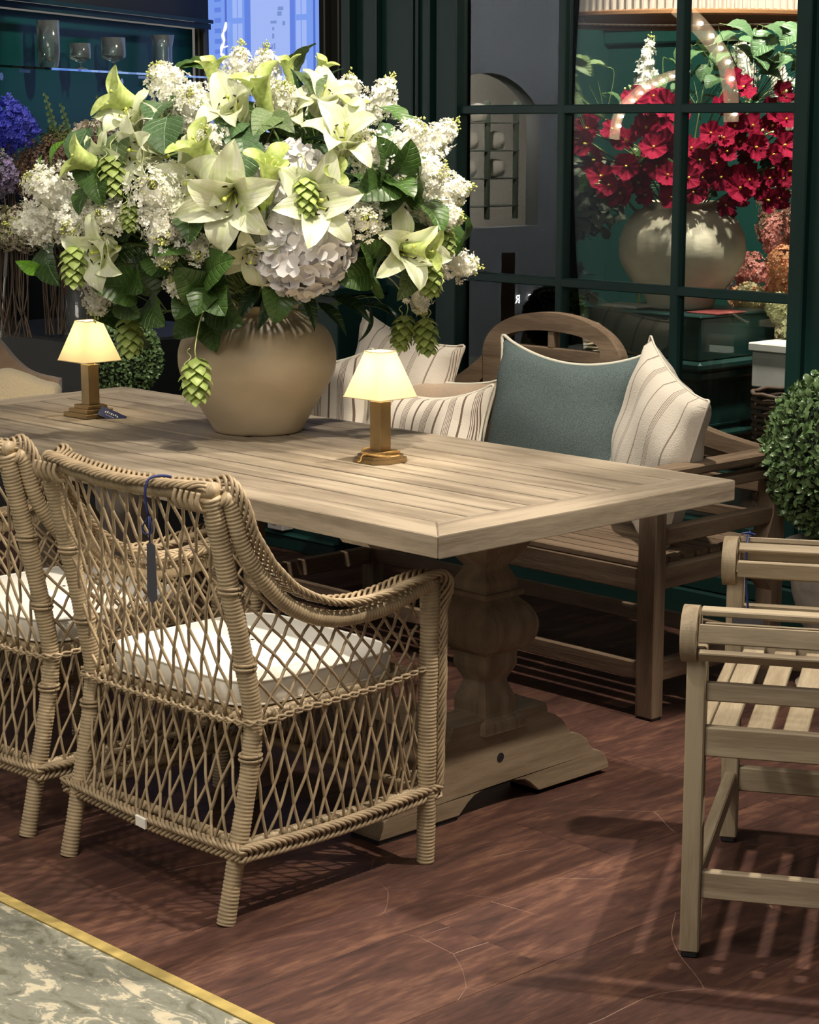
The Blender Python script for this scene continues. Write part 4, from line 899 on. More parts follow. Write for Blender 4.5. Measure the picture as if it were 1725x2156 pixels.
LILACS = [
    (0.020, -0.289, 1.665,  -0.13, -0.57, 0.81,  0.13, 0.065, 'white lilac spray at the top left'),
    (0.133, -0.309, 1.622,  0.61, -0.59, 0.53,  0.1, 0.075, 'white lilac spray below the top left spray'),
    (-0.133, -0.540, 1.404,  0.02, -0.87, 0.49,  0.17, 0.085, 'large white lilac spray at the far left'),
    (-0.187, -0.543, 1.324,  -0.43, -0.90, 0.05,  0.15, 0.06, 'white lilac spray with green tip at the lower far left'),
    (0.168, -0.452, 1.415,  0.64, -0.68, 0.36,  0.1, 0.09, 'large white lilac head left of the largest lily'),
    (0.163, -0.442, 1.351,  0.65, -0.40, -0.64,  0.13, 0.06, 'white lilac head hanging below the large left head'),
    (0.165, -0.430, 1.292,  0.45, -0.29, -0.84,  0.11, 0.05, 'lowest white lilac head left of centre'),
    (-0.092, -0.443, 1.161,  0.01, -0.29, -0.96,  0.12, 0.05, 'white lilac spray hanging above the left lamp'),
    (0.083, -0.114, 1.702,  0.11, -0.03, 0.99,  0.13, 0.05, 'white lilac spray standing upright at the top'),
    (0.136, -0.072, 1.696,  0.14, -0.07, 0.99,  0.13, 0.05, 'second upright white lilac spray at the top'),
    (0.256, -0.126, 1.635,  0.61, -0.29, 0.74,  0.1, 0.05, 'white lilac spray left of the serrated leaves'),
    (0.236, -0.332, 1.535,  0.54, -0.66, 0.53,  0.09, 0.055, 'white lilac spray under the top left lily'),
    (0.277, 0.089, 1.648,  0.14, 0.00, 0.99,  0.1, 0.04, 'white lilac spray at the upper right beside the tall petal'),
    (0.263, 0.210, 1.637,  0.39, 0.24, 0.89,  0.12, 0.045, 'white lilac spray reaching to the upper right'),
    (0.485, -0.045, 1.349,  0.78, -0.61, 0.10,  0.06, 0.06, 'round white lilac head right of the big hydrangea'),
    (0.454, 0.000, 1.512,  0.37, -0.78, 0.51,  0.11, 0.065, 'broad white lilac spray behind the pair of dark leaves'),
    (0.433, 0.152, 1.534,  0.73, -0.06, 0.68,  0.12, 0.055, 'white lilac spray above the pair of dark leaves'),
    (0.378, 0.299, 1.533,  0.56, 0.44, 0.70,  0.13, 0.05, 'white lilac spray nearest to the window frame'),
    (0.487, 0.151, 1.451,  0.97, 0.02, 0.23,  0.13, 0.065, 'broad white lilac spray at the right'),
    (0.456, 0.276, 1.412,  0.76, 0.64, 0.10,  0.1, 0.045, 'white lilac spray pointing right with a green tip'),
    (0.485, 0.212, 1.354,  0.98, 0.19, -0.12,  0.12, 0.045, 'white lilac spray below the right pointing spray'),
    (0.375, 0.365, 1.220,  0.81, 0.55, -0.20,  0.13, 0.055, 'lowest white lilac spray at the right edge'),
    (0.141, -0.371, 1.186,  0.53, -0.79, 0.31,  0.05, 0.04, 'small white lilac head above the dark lower leaves'),
    (0.220, -0.370, 1.274,  0.84, -0.51, -0.21,  0.05, 0.045, 'small white lilac head below the big lily petals'),
    (0.320, 0.295, 1.132,  0.30, 0.01, -0.95,  0.09, 0.04, 'small white lilac spray above the hanging hop pair'),
    (0.021, -0.498, 1.354,  0.46, -0.87, 0.21,  0.08, 0.06, 'white lilac head behind the left hop vine'),
    (-0.078, -0.530, 1.340,  0.45, -0.84, -0.30,  0.1, 0.05, 'white lilac head between the far left sprays'),
    (0.139, -0.200, 1.635,  0.51, -0.49, 0.71,  0.09, 0.06, 'white lilac head behind the tall upright petal'),
    (0.208, 0.093, 1.649,  0.32, -0.31, 0.89,  0.08, 0.05, 'white lilac head behind the upper right lilies'),
    (0.455, 0.081, 1.416,  0.91, -0.28, 0.32,  0.1, 0.05, 'white lilac head half hidden by the right leaves'),
]
HYDRANGEAS = [
    (0.399, -0.175, 1.257,  0.77, -0.54, -0.34,  0.128, 'large white hydrangea head at the bottom centre'),
    (0.356, -0.190, 1.449,  0.69, -0.66, 0.30,  0.105, 'white hydrangea head behind the central hop cone'),
]
HOPS = [
    (-0.041, -0.557, 1.283,  0.04, -0.03, -1.00,  0.115, 'plump green hop cone hanging at the far left'),
    (0.052, -0.500, 1.506,  0.09, -0.05, -0.99,  0.11, 'slim green hop cone hanging at the upper left'),
    (-0.088, -0.357, 1.094,  0.00, 0.00, -1.00,  0.12, 'green hop cone hanging behind the left lamp'),
    (0.196, -0.362, 1.003,  0.02, -0.02, -1.00,  0.125, 'green hop cone hanging in front of the round vase'),
    (0.440, -0.203, 1.454,  0.04, -0.03, -1.00,  0.105, 'green hop cone hanging over the big hydrangea'),
    (0.511, 0.154, 1.242,  0.05, -0.02, -1.00,  0.105, 'green hop cone hanging at the right'),
    (0.305, 0.268, 1.079,  -0.11, -0.19, -0.98,  0.105, 'left of the two hop cones hanging above the right lamp'),
    (0.339, 0.298, 1.072,  0.12, 0.05, -0.99,  0.11, 'right of the two hop cones hanging above the right lamp'),
    (0.108, -0.483, 1.391,  0.00, -0.14, -0.99,  0.08, 'green hop cone between the left lily and the lilac head'),
    (0.480, 0.226, 1.329,  0.21, 0.07, -0.98,  0.09, 'green hop cone at the right edge among dark leaves'),
]
LEAVES = [
    ('top', [
        (-0.084, -0.154, 1.719,  0.81, 0.57, 0.15,  0.075, 1),
        (0.070, -0.298, 1.635,  -0.13, -0.93, -0.33,  0.07, 1),
        (0.101, 0.089, 1.748,  0.62, 0.08, 0.78,  0.095, 2),
        (0.276, -0.039, 1.677,  0.79, -0.34, -0.51,  0.095, 2),
        (0.256, -0.071, 1.653,  0.14, -0.27, 0.95,  0.11, 3),
        (0.148, 0.147, 1.699,  0.56, 0.44, 0.70,  0.07, 3),
        (0.122, -0.123, 1.677,  0.10, -0.72, 0.68,  0.07, 1),
    ]),
    ('upper', [
        (0.090, -0.381, 1.611,  0.39, -0.82, -0.42,  0.085, 0),
        (0.164, -0.416, 1.553,  0.43, -0.41, -0.80,  0.095, 0),
        (0.009, -0.461, 1.564,  -0.12, -0.97, -0.20,  0.085, 2),
        (0.061, -0.485, 1.506,  0.29, -0.28, -0.91,  0.085, 2),
        (0.026, -0.369, 1.611,  0.11, -0.93, -0.36,  0.075, 1),
        (-0.092, -0.124, 1.729,  0.85, 0.41, 0.33,  0.08, 1),
    ]),
    ('middle', [
        (0.256, -0.287, 1.564,  0.29, -0.82, -0.49,  0.08, 0),
        (0.289, -0.277, 1.536,  0.56, -0.26, -0.78,  0.085, 0),
        (0.307, -0.285, 1.495,  0.21, -0.20, -0.96,  0.09, 0),
        (0.310, -0.226, 1.576,  0.24, -0.81, -0.53,  0.085, 2),
        (0.334, -0.192, 1.576,  0.94, 0.16, -0.29,  0.08, 2),
        (0.245, -0.326, 1.472,  0.83, -0.36, -0.42,  0.07, 0),
        (0.246, -0.403, 1.341,  0.36, -0.48, -0.80,  0.095, 1),
        (0.189, -0.434, 1.276,  0.02, -0.98, -0.20,  0.085, 1),
    ]),
    ('far left', [
        (-0.097, -0.560, 1.511,  0.57, 0.16, 0.81,  0.06, 4),
        (-0.151, -0.570, 1.487,  0.21, -0.20, 0.96,  0.03, 4),
        (-0.232, -0.567, 1.220,  -0.40, -0.85, 0.35,  0.06, 4),
        (-0.181, -0.529, 1.221,  0.57, -0.13, -0.81,  0.1, 1),
        (-0.071, -0.500, 1.523,  0.15, -0.42, -0.90,  0.09, 0),
        (-0.010, -0.523, 1.453,  0.29, -0.28, -0.91,  0.08, 1),
        (0.043, -0.533, 1.420,  0.43, -0.13, -0.90,  0.07, 1),
        (-0.021, -0.539, 1.389,  0.09, -0.52, -0.85,  0.06, 1),
    ]),
    ('lower left', [
        (0.006, -0.471, 1.174,  -0.25, -0.96, 0.10,  0.1, 1),
        (-0.140, -0.376, 1.080,  -0.12, -0.97, 0.20,  0.1, 1),
        (-0.005, -0.413, 1.122,  0.86, -0.12, -0.50,  0.085, 1),
        (0.057, -0.377, 1.105,  0.82, -0.21, -0.53,  0.09, 1),
        (0.049, -0.428, 1.180,  0.86, -0.41, -0.30,  0.08, 1),
        (-0.163, -0.261, 1.033,  0.67, -0.06, -0.74,  0.09, 1),
        (-0.188, -0.298, 1.015,  0.15, -0.42, -0.90,  0.08, 1),
    ]),
    ('lower centre', [
        (0.191, -0.372, 1.197,  0.16, -0.85, 0.50,  0.1, 1),
        (0.264, -0.338, 1.234,  0.93, 0.02, 0.37,  0.1, 1),
        (0.207, -0.340, 1.154,  0.29, -0.68, -0.68,  0.1, 1),
        (0.234, -0.324, 1.149,  0.78, -0.19, -0.60,  0.1, 1),
        (0.126, -0.338, 1.125,  0.09, -0.79, -0.61,  0.08, 1),
        (0.193, -0.254, 1.101,  0.91, 0.09, -0.40,  0.09, 1),
        (0.075, -0.208, 1.047,  0.36, -0.21, -0.91,  0.09, 1),
        (0.047, -0.272, 1.061,  -0.12, -0.86, -0.50,  0.08, 1),
        (0.295, -0.174, 1.132,  0.14, -0.27, -0.95,  0.085, 1),
        (0.109, -0.412, 1.230,  0.51, -0.76, -0.40,  0.08, 1),
        (0.105, -0.451, 1.326,  0.37, -0.78, 0.51,  0.08, 1),
    ]),
    ('right upper', [
        (0.502, -0.004, 1.495,  0.28, -0.40, 0.87,  0.105, 1),
        (0.504, 0.065, 1.494,  0.58, 0.01, 0.82,  0.095, 1),
        (0.502, -0.028, 1.420,  -0.05, -0.95, -0.31,  0.1, 1),
        (0.521, 0.036, 1.419,  0.98, -0.05, -0.21,  0.1, 1),
        (0.506, 0.008, 1.401,  0.35, -0.34, -0.87,  0.09, 1),
        (0.517, 0.088, 1.435,  0.74, -0.28, 0.62,  0.1, 1),
        (0.374, 0.166, 1.594,  0.81, 0.24, -0.53,  0.08, 1),
        (0.371, 0.211, 1.570,  0.73, 0.49, -0.48,  0.08, 1),
    ]),
    ('right lower', [
        (0.520, 0.145, 1.351,  0.79, -0.05, -0.61,  0.105, 1),
        (0.471, -0.024, 1.260,  0.29, -0.68, 0.68,  0.09, 1),
        (0.461, -0.007, 1.199,  0.83, -0.53, 0.19,  0.105, 1),
        (0.425, -0.032, 1.198,  -0.05, -0.98, -0.21,  0.08, 1),
        (0.455, 0.115, 1.174,  0.16, -0.57, -0.81,  0.08, 2),
        (0.331, 0.311, 1.157,  0.81, -0.14, -0.57,  0.08, 2),
        (0.453, 0.331, 1.312,  0.30, -0.14, 0.94,  0.07, 1),
        (0.426, 0.315, 1.287,  0.53, -0.06, -0.85,  0.09, 1),
        (0.471, 0.149, 1.307,  0.79, -0.34, -0.51,  0.08, 1),
    ]),
    ('dark lower', [
        (0.310, 0.064, 1.107,  0.89, 0.17, -0.42,  0.12, 3),
        (0.254, 0.218, 1.082,  0.84, 0.45, -0.30,  0.12, 3),
        (0.225, 0.073, 1.076,  0.70, 0.25, -0.67,  0.1, 3),
        (0.284, 0.241, 1.057,  0.57, 0.16, -0.81,  0.1, 3),
        (0.230, 0.187, 1.056,  0.15, -0.42, -0.90,  0.09, 3),
        (0.247, -0.029, 1.109,  0.36, 0.08, -0.93,  0.1, 3),
        (0.199, -0.133, 1.112,  -0.07, -0.40, -0.91,  0.1, 3),
        (0.200, -0.197, 1.128,  0.01, -0.63, -0.78,  0.1, 3),
    ]),
]

# ================================================================== TABLE TOP THINGS
VX, VY = -4.30, 3.54
def vase_profile(R, H, neck, base, lip):
    zb = .565*H
    pts = [(base, 0), (base+.012*R/.215, .004), (base*1.28, .035*H/.345), (R*.80, .30*H-.01), (R*.955, .44*H), (R, zb), (R*.975, .68*H), (R*.86, .81*H), (neck*1.19, .90*H), (neck*1.02, .94*H), (neck, .965*H), (neck*1.02, .99*H), (lip, H)]
    P = catmull([(a, b_, 0) for a, b_ in pts], 5)[:, :2].tolist()
    P += [(lip*.97, H+.002), (neck*.90, H-.01), (neck*.88, .93*H), (R*.8, .75*H), (R*.9, .5*H), (base, .08*H), (.001, .05*H)]
    return P
q = MB(); q.lathe(vase_profile(.215, .345, .112, .108, .122), 72, caps=False, wob=.004)
vase = q.build('round_vase', VASEM, smooth=True); vase.location = (VX, VY, .7602)
tag(vase, 'large round beige clay vase on the table holding the white bouquet', 'vase')

SHADE = bpy.data.materials.new('parchment_lamp_shade'); SHADE.use_nodes = True
_nt = SHADE.node_tree; _b = _nt.nodes['Principled BSDF']; _b.inputs['Base Color'].default_value = (.88, .80, .60, 1); _b.inputs['Roughness'].default_value = .8
_t = _nt.nodes.new('ShaderNodeBsdfTranslucent'); _t.inputs['Color'].default_value = (1, .95, .76, 1); _x = _nt.nodes.new('ShaderNodeMixShader'); _x.inputs[0].default_value = .6
_nt.links.new(_b.outputs[0], _x.inputs[1]); _nt.links.new(_t.outputs[0], _x.inputs[2]); _nt.links.new(_x.outputs[0], _nt.nodes['Material Output'].inputs['Surface'])
def lamp(x, y, label, wrapped):
    t = thing('table_lamp', label, 'lamp', (x, y, TZ+.0004), .02 if wrapped else 0)
    def stepbox(name, lv, oct_):
        q = MB()
        for h_, z0, z1 in lv:
            if oct_:
                c_ = h_*.55; pts = [(-h_, -c_), (-c_, -h_), (c_, -h_), (h_, -c_), (h_, c_), (c_, h_), (-c_, h_), (-h_, c_)]; q.prism(pts, 2, z0, z1)
            else: q.box((-h_, -h_, z0), (h_, h_, z1), .0012)
        return q.build(name, BRASS, t, fix=True)
    stepbox('base', [(.056, 0, .012), (.045, .012, .023), (.034, .023, .034)] if not wrapped else [(.060, 0, .008), (.052, .008, .016), (.040, .016, .026)], wrapped)
    q = MB(); q.box((-.0185, -.0185, .034 if not wrapped else .026), (.0185, .0185, .149), .0008); q.build('stem', BRASS, t)
    q = MB(); q.lathe([(.012, .149), (.013, .158), (.010, .160), (.010, .175), (0, .175)], 16); q.build('socket', BRASS, t, smooth=True)
    zb, zt = .160, .272; h0, h1 = .066, .029
    q = MB(); P = []
    def sqr(h_, z, c_=.0035):
        return [(-h_+c_, -h_, z), (h_-c_, -h_, z), (h_, -h_+c_, z), (h_, h_-c_, z), (h_-c_, h_, z), (-h_+c_, h_, z), (-h_, h_-c_, z), (-h_, -h_+c_, z)]
    for f in np.linspace(0, 1, 5): P.append(sqr(h0+(h1-h0)*f, zb+(zt-zb)*f))
    for f in np.linspace(1, 0, 5): P.append(sqr(h0+(h1-h0)*f-.0008, zb+(zt-zb)*f))
    q.grid(np.array(P), closed_v=True, closed_u=True); sh_ = q.build('lamp_shade', SHADE, t, fix=True)
    q = MB(); 
    for h_, z in ((h0, zb), (h1, zt)):
        q = MB(); s_ = sqr(h_+.0004, z); q.tube(s_+[s_[0]], .0011, 5, caps=False); q.build('shade_rim', mat('shade_rim', (.55, .42, .22), .7), t)
    q = MB(); th = np.linspace(-PI/2, PI/2, 9); q.lathe([(.011*math.cos(a), .20+.015*math.sin(a)) for a in th], 14, caps=False); q.build('bulb', BULB, t, smooth=True)
    d = bpy.data.lights.new('lamp_bulb_light', 'POINT'); d.energy = 1.9; d.color = (1, .85, .58); d.shadow_soft_size = .016
    o = bpy.data.objects.new('lamp_bulb_light', d); COL.objects.link(o); o.parent = t; o.location = (0, 0, .222)
    if wrapped:
        q = MB()
        for k in range(7):
            th = np.linspace(0, 2*PI, 25); rr = .043+.004*math.sin(k*2.1); q.tube(np.stack([rr*np.cos(th)+.004*np.sin(3*th+k), rr*np.sin(th), .010+.0022*k+.003*np.sin(2*th+k*1.3)], 1), .0032, 5, caps=False)
        q.tube(catmull([(.0, -.045, .02), (-.005, -.058, .018), (-.004, -.064, .006), (-.010, -.068, .003)], 5), .0025, 5)
        q.build('wound_cord', mat('gold_cord', (.55, .34, .12), .45, metal=.4), t, smooth=True)
    return t
lamp(-3.690, 3.428, 'lit brass table lamp right of the vase, cord wound round its base', True)
lamp(-4.845, 3.372, 'lit brass table lamp on a stepped square base, left of the vase', False)
tg = thing('swing_tag', 'navy swing tag leaning on the base of the left lamp', 'tag', (-4.74, 3.365, TZ+.001), .75)
_ax = (_rt*.070 + _z*-.030 - _fh*.006).normalized(); _ay = (_z*.55 + _fh*.5 + _rt*.28); _ay = (_ay-_ax*_ay.dot(_ax)).normalized(); _m = Matrix((_ax, _ay, _ax.cross(_ay))).transposed().to_4x4(); _m.translation = Vector((-4.795, 3.375, TZ+.034))
tg.rotation_euler = (0, 0, 0); tg.location = (-4.795, 3.375, TZ+.001); _m.translation = Vector((0, 0, .033))
q = MB(); q.box((0, -.032, 0), (.078, 0, .0012), .0003); o = q.build('card', NAVY, tg); o.matrix_local = _m
q = MB()
for k in range(7): q.box((.016+.006*k, -.016+.001*(k % 3), .0012), (.0195+.006*k, -.0105+.002*(k % 2), .0016), 0)
for k in range(5): q.box((.022+.005*k, -.022, .0012), (.0255+.005*k, -.0205, .0016), 0)
oo = q.build('print', WHITE, tg); oo.matrix_local = _m
q = MB(); q.tube(catmull([(-.03, .01, .018), (-.015, .002, .02), (0, -.003, .010)], 5), .0012, 5); q.build('ribbon', RIB, tg)

# ================================================================== WHITE BOUQUET
def petal_mesh(L, W, open_, recurve, cup, ruffle, nu=9, nv=7, seed=0):
    t = np.linspace(0, 1, nu)[:, None]; s = np.linspace(-1, 1, nv)[None]
    w = W*(np.sin(PI*np.clip(t, 0, 1)**.85)**.75)*(1-.12*t) + .0015
    ang = open_*(t**.8) + recurve*t**3
    # integrate centre line
    tt = np.linspace(0, 1, 60); an = open_*(tt**.8)+recurve*tt**3
    xr = np.cumsum(np.sin(an))/60*L; zr = np.cumsum(np.cos(an))/60*L
    X = np.interp(t, tt, xr); Z = np.interp(t, tt, zr)
    P = np.zeros((nu, nv, 3)); P[:, :, 1] = w*s
    up = cup*w*(s**2) + ruffle*np.sin(t*13+seed+np.sign(s)*1.1)*(np.abs(s)**3)*(t > .15)
    P[:, :, 0] = X - np.cos(ang)*(up); P[:, :, 2] = Z + np.sin(ang)*up
    ridge = -.0022*np.exp(-(s/.18)**2)*(1-t); P[:, :, 2] += ridge
    P[:, :, 0] += .006
    return P
def lily_petals(seed):
    out = []
    for k, (op, rc, cp) in enumerate([(1.0, 1.25, .35), (1.15, 1.0, .30), (.8, 1.0, .45)]):
        q = MB(); q.grid(petal_mesh(1, .235 if k != 1 else .19, op, rc, cp, .036, nu=13, nv=9, seed=seed+k)); me_o = q.build('petal', PETAL, smooth=True); out.append(me_o.data); bpy.data.objects.remove(me_o)
    return out
PM = lily_petals(0)
q = MB()
for k in range(6):
    a = k*PI/3+.2; q.tube(catmull([(0, 0, .0), (.05*math.cos(a), .05*math.sin(a), .25), (.14*math.cos(a), .14*math.sin(a), .52)], 4), .010, 5)
q.tube([(0, 0, 0), (.01, 0, .3), (.02, .02, .62)], .014, 6); q.lathe([(0, .6), (.03, .62), (.025, .65), (0, .66)], 8, c=(.02, .02, 0), caps=False)
q.lathe([(.02, -.06), (.045, .0), (.06, .10), (.03, .12)], 10)
_o = q.build('stamens', STAM, smooth=True); STM = _o.data; bpy.data.objects.remove(_o)
q = MB()
for k in range(6):
    a = k*PI/3+.2; c_ = np.array([.145*math.cos(a), .145*math.sin(a), .53]); d_ = np.array([-math.sin(a), math.cos(a), .2])*.035; q.tube([c_-d_, c_, c_+d_], [.006, .014, .006], 5)
_o = q.build('anthers', ANTH, smooth=True); ATM = _o.data; bpy.data.objects.remove(_o)
MOUTH = Vector((VX, VY, .76+.33))
def stem_to_mouth(name, base, d, parent, r=.0032, m=None, mouth=None, spread=.05):
    mo = mouth or MOUTH; a = random.uniform(0, 2*PI); r0 = random.uniform(.1, 1)*spread
    end = mo + Vector((r0*math.cos(a), r0*math.sin(a), -.10)); p1 = base - Vector(d)*.07
    mid = (p1*.5 + (mo+Vector((r0*math.cos(a), r0*math.sin(a), .08)))*.5)
    P = catmull([tuple(base), tuple(p1), tuple(mid), (mo.x+r0*math.cos(a), mo.y+r0*math.sin(a), mo.z+.0), tuple(end)], 5)
    q = MB(); q.tube(P, r, 6); o = q.build(name, m or STEMG, parent, smooth=True)
    if parent: o.matrix_parent_inverse = parent.matrix_basis.inverted()
    return o
def lily(x, y, z, dx, dy, dz, size, label):
    R_ = random.Random(int((x*7+y*3+z)*1000)); d = Vector((dx, dy, dz)).normalized(); base = Vector((VX+x, VY+y, z)) - d*size*.30
    t = thing('white_lily', label, 'flower', base); sc_ = size*1.18
    mats = basis(d, R_.uniform(0, 1))
    for k in range(6):
        m = mats @ Matrix.Rotation(k*PI/3+R_.uniform(-.1, .1), 4, 'Z') @ Matrix.Rotation(R_.uniform(-.16, .16) + (.08 if k % 2 else 0), 4, 'Y') @ Matrix.Diagonal((sc_*R_.uniform(.9, 1.08), sc_*R_.uniform(.95, 1.2), sc_, 1))
        link('petal', PM[(k % 2) if R_.random() < .7 else 2], t, m)
    ms = mats @ Matrix.Diagonal((sc_, sc_, sc_, 1)); link('stamens', STM, t, ms); link('anthers', ATM, t, ms)
    stem_to_mouth('stem', base, d, t)
def trumpet_mesh():
    q = MB(); nt_, ns = 14, 36; th = np.arange(ns)*2*PI/ns; P = []
    for i in range(nt_):
        u = i/(nt_-1); r = .07+.06*u+.05*u**2; lob = np.abs(np.cos(1.5*th)); fl = max(0, (u-.72)/.28)
        rr = r*(1-.12*(1-lob)) + fl**1.5*.20*lob**2; z = u*.92 + fl*(.16*lob**2 - .17*fl*lob**3) - fl*.10*(1-lob)
        P.append(np.stack([rr*np.cos(th), rr*np.sin(th), z], 1))
    P = [np.stack([.03*np.cos(th), .03*np.sin(th), 0*th-.02], 1)] + P
    q.grid(np.array(P), closed_v=True); o = q.build('trumpet', TRUM, smooth=True); me = o.data; bpy.data.objects.remove(o); return me
TRM = trumpet_mesh()
def trumpet(x, y, z, dx, dy, dz, L_, label):
    d = Vector((dx, dy, dz)).normalized(); base = Vector((VX+x, VY+y, z)) - d*L_*.35
    t = thing('lily_trumpet', label, 'flower', base); m = basis(d, random.uniform(0, 6)) @ Matrix.Diagonal((L_*1.4, L_*1.4, L_*1.15, 1))
    link('trumpet', TRM, t, m); link('stamens', STM, t, m @ Matrix.Translation((0, 0, .35)) @ Matrix.Diagonal((.8, .8, .8, 1)))
    stem_to_mouth('stem', base, d, t)
# four petalled floret geometry (unit radius, faces +Z)
def floret_geo(n=4, broad=.55, cupz=.15, full=False):
    V = [(0, 0, 0)]; F = []
    for k in range(n):
        a = k*2*PI/n; c_, s_ = math.cos(a), math.sin(a); o = len(V)
        prof = [(.45, -broad*.75, .02), (.9, -broad*.6, cupz), (1.05, 0, cupz*1.3), (.9, broad*.6, cupz), (.45, broad*.75, .02), (.55, 0, -.03)]
        for x_, y_, z_ in prof: V.append((x_*c_-y_*s_, x_*s_+y_*c_, z_))
        F += [(0, o, o+5), (o, o+1, o+5), (o+1, o+2, o+5), (o+2, o+3, o+5), (o+3, o+4, o+5), (o+4, 0, o+5)]
    return np.array(V), F
FG, FF = floret_geo(4, .62, .22)
def cheap_floret():
    V = [(0, 0, 0)]; F = []
    for k in range(4):
        a = k*PI/2; o = len(V)
        for x_, y_, z_ in ((.6, -.42, .1), (1, 0, .25), (.6, .42, .1)): V.append((x_*math.cos(a)-y_*math.sin(a), x_*math.sin(a)+y_*math.cos(a), z_))
        F += [(0, o, o+1, o+2)]
    return np.array(V), F
CG, CF = cheap_floret()
def rotz_to(d, roll):
    m = basis(d, roll).to_3x3(); return np.array(m)
def scatter(q, P, D, r, R_, geo=(None, None), jit=.35, mi=0):
    V, F = geo if geo[0] is not None else (CG, CF)
    for p, d in zip(P, D):
        dd = Vector(d) + Vector((R_.uniform(-jit, jit), R_.uniform(-jit, jit), R_.uniform(-jit, jit))); s = r*R_.uniform(.8, 1.2)
        q.add((V*s)@rotz_to(dd, R_.uniform(0, 6)).T + p, F, mi)
def lilac(x, y, z, dx, dy, dz, L_, R0, label, group=None, fm=None, bm=None, name='lilac_spray', cat='flower', origin=None, fr=.0086, mouth=None, dens=1.):
    R_ = random.Random(int((x*11+y*5+z*3)*1000)); d = Vector((dx, dy, dz)).normalized()
    o_ = origin or (VX, VY, 0); c0 = Vector((o_[0]+x, o_[1]+y, o_[2]+z)); base = c0 - d*L_*.45
    t = thing(name, label, cat, base, group=group); Rm = basis(d).to_3x3()
    R0 = R0*.86; n = int(dens*(110 + 36000*L_*R0)); P, D = [], []
    for i in range(n):
        u = R_.random()**1.1; a = R_.uniform(0, 2*PI); rr = R0*(math.sin(PI*min(1, .12+u*.80))**.8)*R_.uniform(.60, 1.1)*(1+.25*math.sin(u*17+a*3))
        v = Vector((rr*math.cos(a), rr*math.sin(a), u*L_)); P.append(np.array(Rm @ v)); D.append(Rm @ Vector((math.cos(a), math.sin(a), .35+.9*(u > .85))))
    q = MB(); scatter(q, P, D, fr, R_, jit=.7)
    pr_ = [(R0*.55*(math.sin(PI*min(1, .12+u*.80))**.8), u*L_) for u in np.linspace(0, 1, 8)]; Vq = MB(); Vq.lathe(pr_, 10, caps=False); q.add(np.concatenate(Vq.v)@np.array(Rm).T, Vq.f)
    stuff(q.build('florets', fm or LACP, t))
    q = MB(); oct_V = np.array([(1, 0, 0), (-1, 0, 0), (0, 1, 0), (0, -1, 0), (0, 0, 1.5), (0, 0, -1.2)]); oF = [(0, 2, 4), (2, 1, 4), (1, 3, 4), (3, 0, 4), (2, 0, 5), (1, 2, 5), (3, 1, 5), (0, 3, 5)]
    for i in range(int(30+250*R0)):
        a = R_.uniform(0, 2*PI); rr = R0*.55*R_.random(); v = Vector((rr*math.cos(a), rr*math.sin(a), L_*(.86+.34*R_.random()*(1-rr/R0))))
        q.add((oct_V*R_.uniform(.0022, .0038))@rotz_to(Rm @ Vector((math.cos(a)*.6, math.sin(a)*.6, 1)), 0).T + np.array(Rm @ v), oF)
    stuff(q.build('buds', bm or BUDM, t, smooth=True))
    stem_to_mouth('stem', base + d*L_*.5, d, t, mouth=mouth)
    return t
HM = []
for k in range(3):
    V, F = floret_geo(4, .60+.06*k, .18+.1*k); q = MB(); q.add(V, F); _o = q.build('floret', HYDP, smooth=True); HM.append(_o.data); bpy.data.objects.remove(_o)
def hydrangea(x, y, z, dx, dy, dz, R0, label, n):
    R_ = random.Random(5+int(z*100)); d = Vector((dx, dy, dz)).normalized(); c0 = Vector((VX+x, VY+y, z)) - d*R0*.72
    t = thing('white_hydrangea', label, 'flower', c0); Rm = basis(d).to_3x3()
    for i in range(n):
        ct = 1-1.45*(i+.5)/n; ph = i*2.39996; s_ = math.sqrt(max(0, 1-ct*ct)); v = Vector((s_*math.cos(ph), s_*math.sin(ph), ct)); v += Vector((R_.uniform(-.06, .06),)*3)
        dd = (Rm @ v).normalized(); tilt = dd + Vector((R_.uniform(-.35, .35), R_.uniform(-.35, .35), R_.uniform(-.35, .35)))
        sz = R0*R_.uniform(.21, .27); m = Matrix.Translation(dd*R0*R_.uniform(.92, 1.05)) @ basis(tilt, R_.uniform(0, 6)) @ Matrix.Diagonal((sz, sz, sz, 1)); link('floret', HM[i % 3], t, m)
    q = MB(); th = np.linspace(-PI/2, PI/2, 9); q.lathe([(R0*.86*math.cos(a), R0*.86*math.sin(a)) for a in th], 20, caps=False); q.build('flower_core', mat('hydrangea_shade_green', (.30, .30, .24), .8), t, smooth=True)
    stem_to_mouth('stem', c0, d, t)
def bract_mesh():
    nu, nv = 6, 5; t_ = np.linspace(0, 1, nu)[:, None]; s = np.linspace(-1, 1, nv)[None]; w = .46*np.sin(PI*(.10+.88*t_)**.8)**.9
    P = np.zeros((nu, nv, 3)); P[:, :, 0] = t_*1.0; P[:, :, 1] = w*s; P[:, :, 2] = .34*np.sin(t_*PI*.75)-.30*(s**2)*w+.10*t_
    q = MB(); q.grid(P); o = q.build('bract', HOPM, smooth=True); me = o.data; bpy.data.objects.remove(o); return me
BRM = bract_mesh()
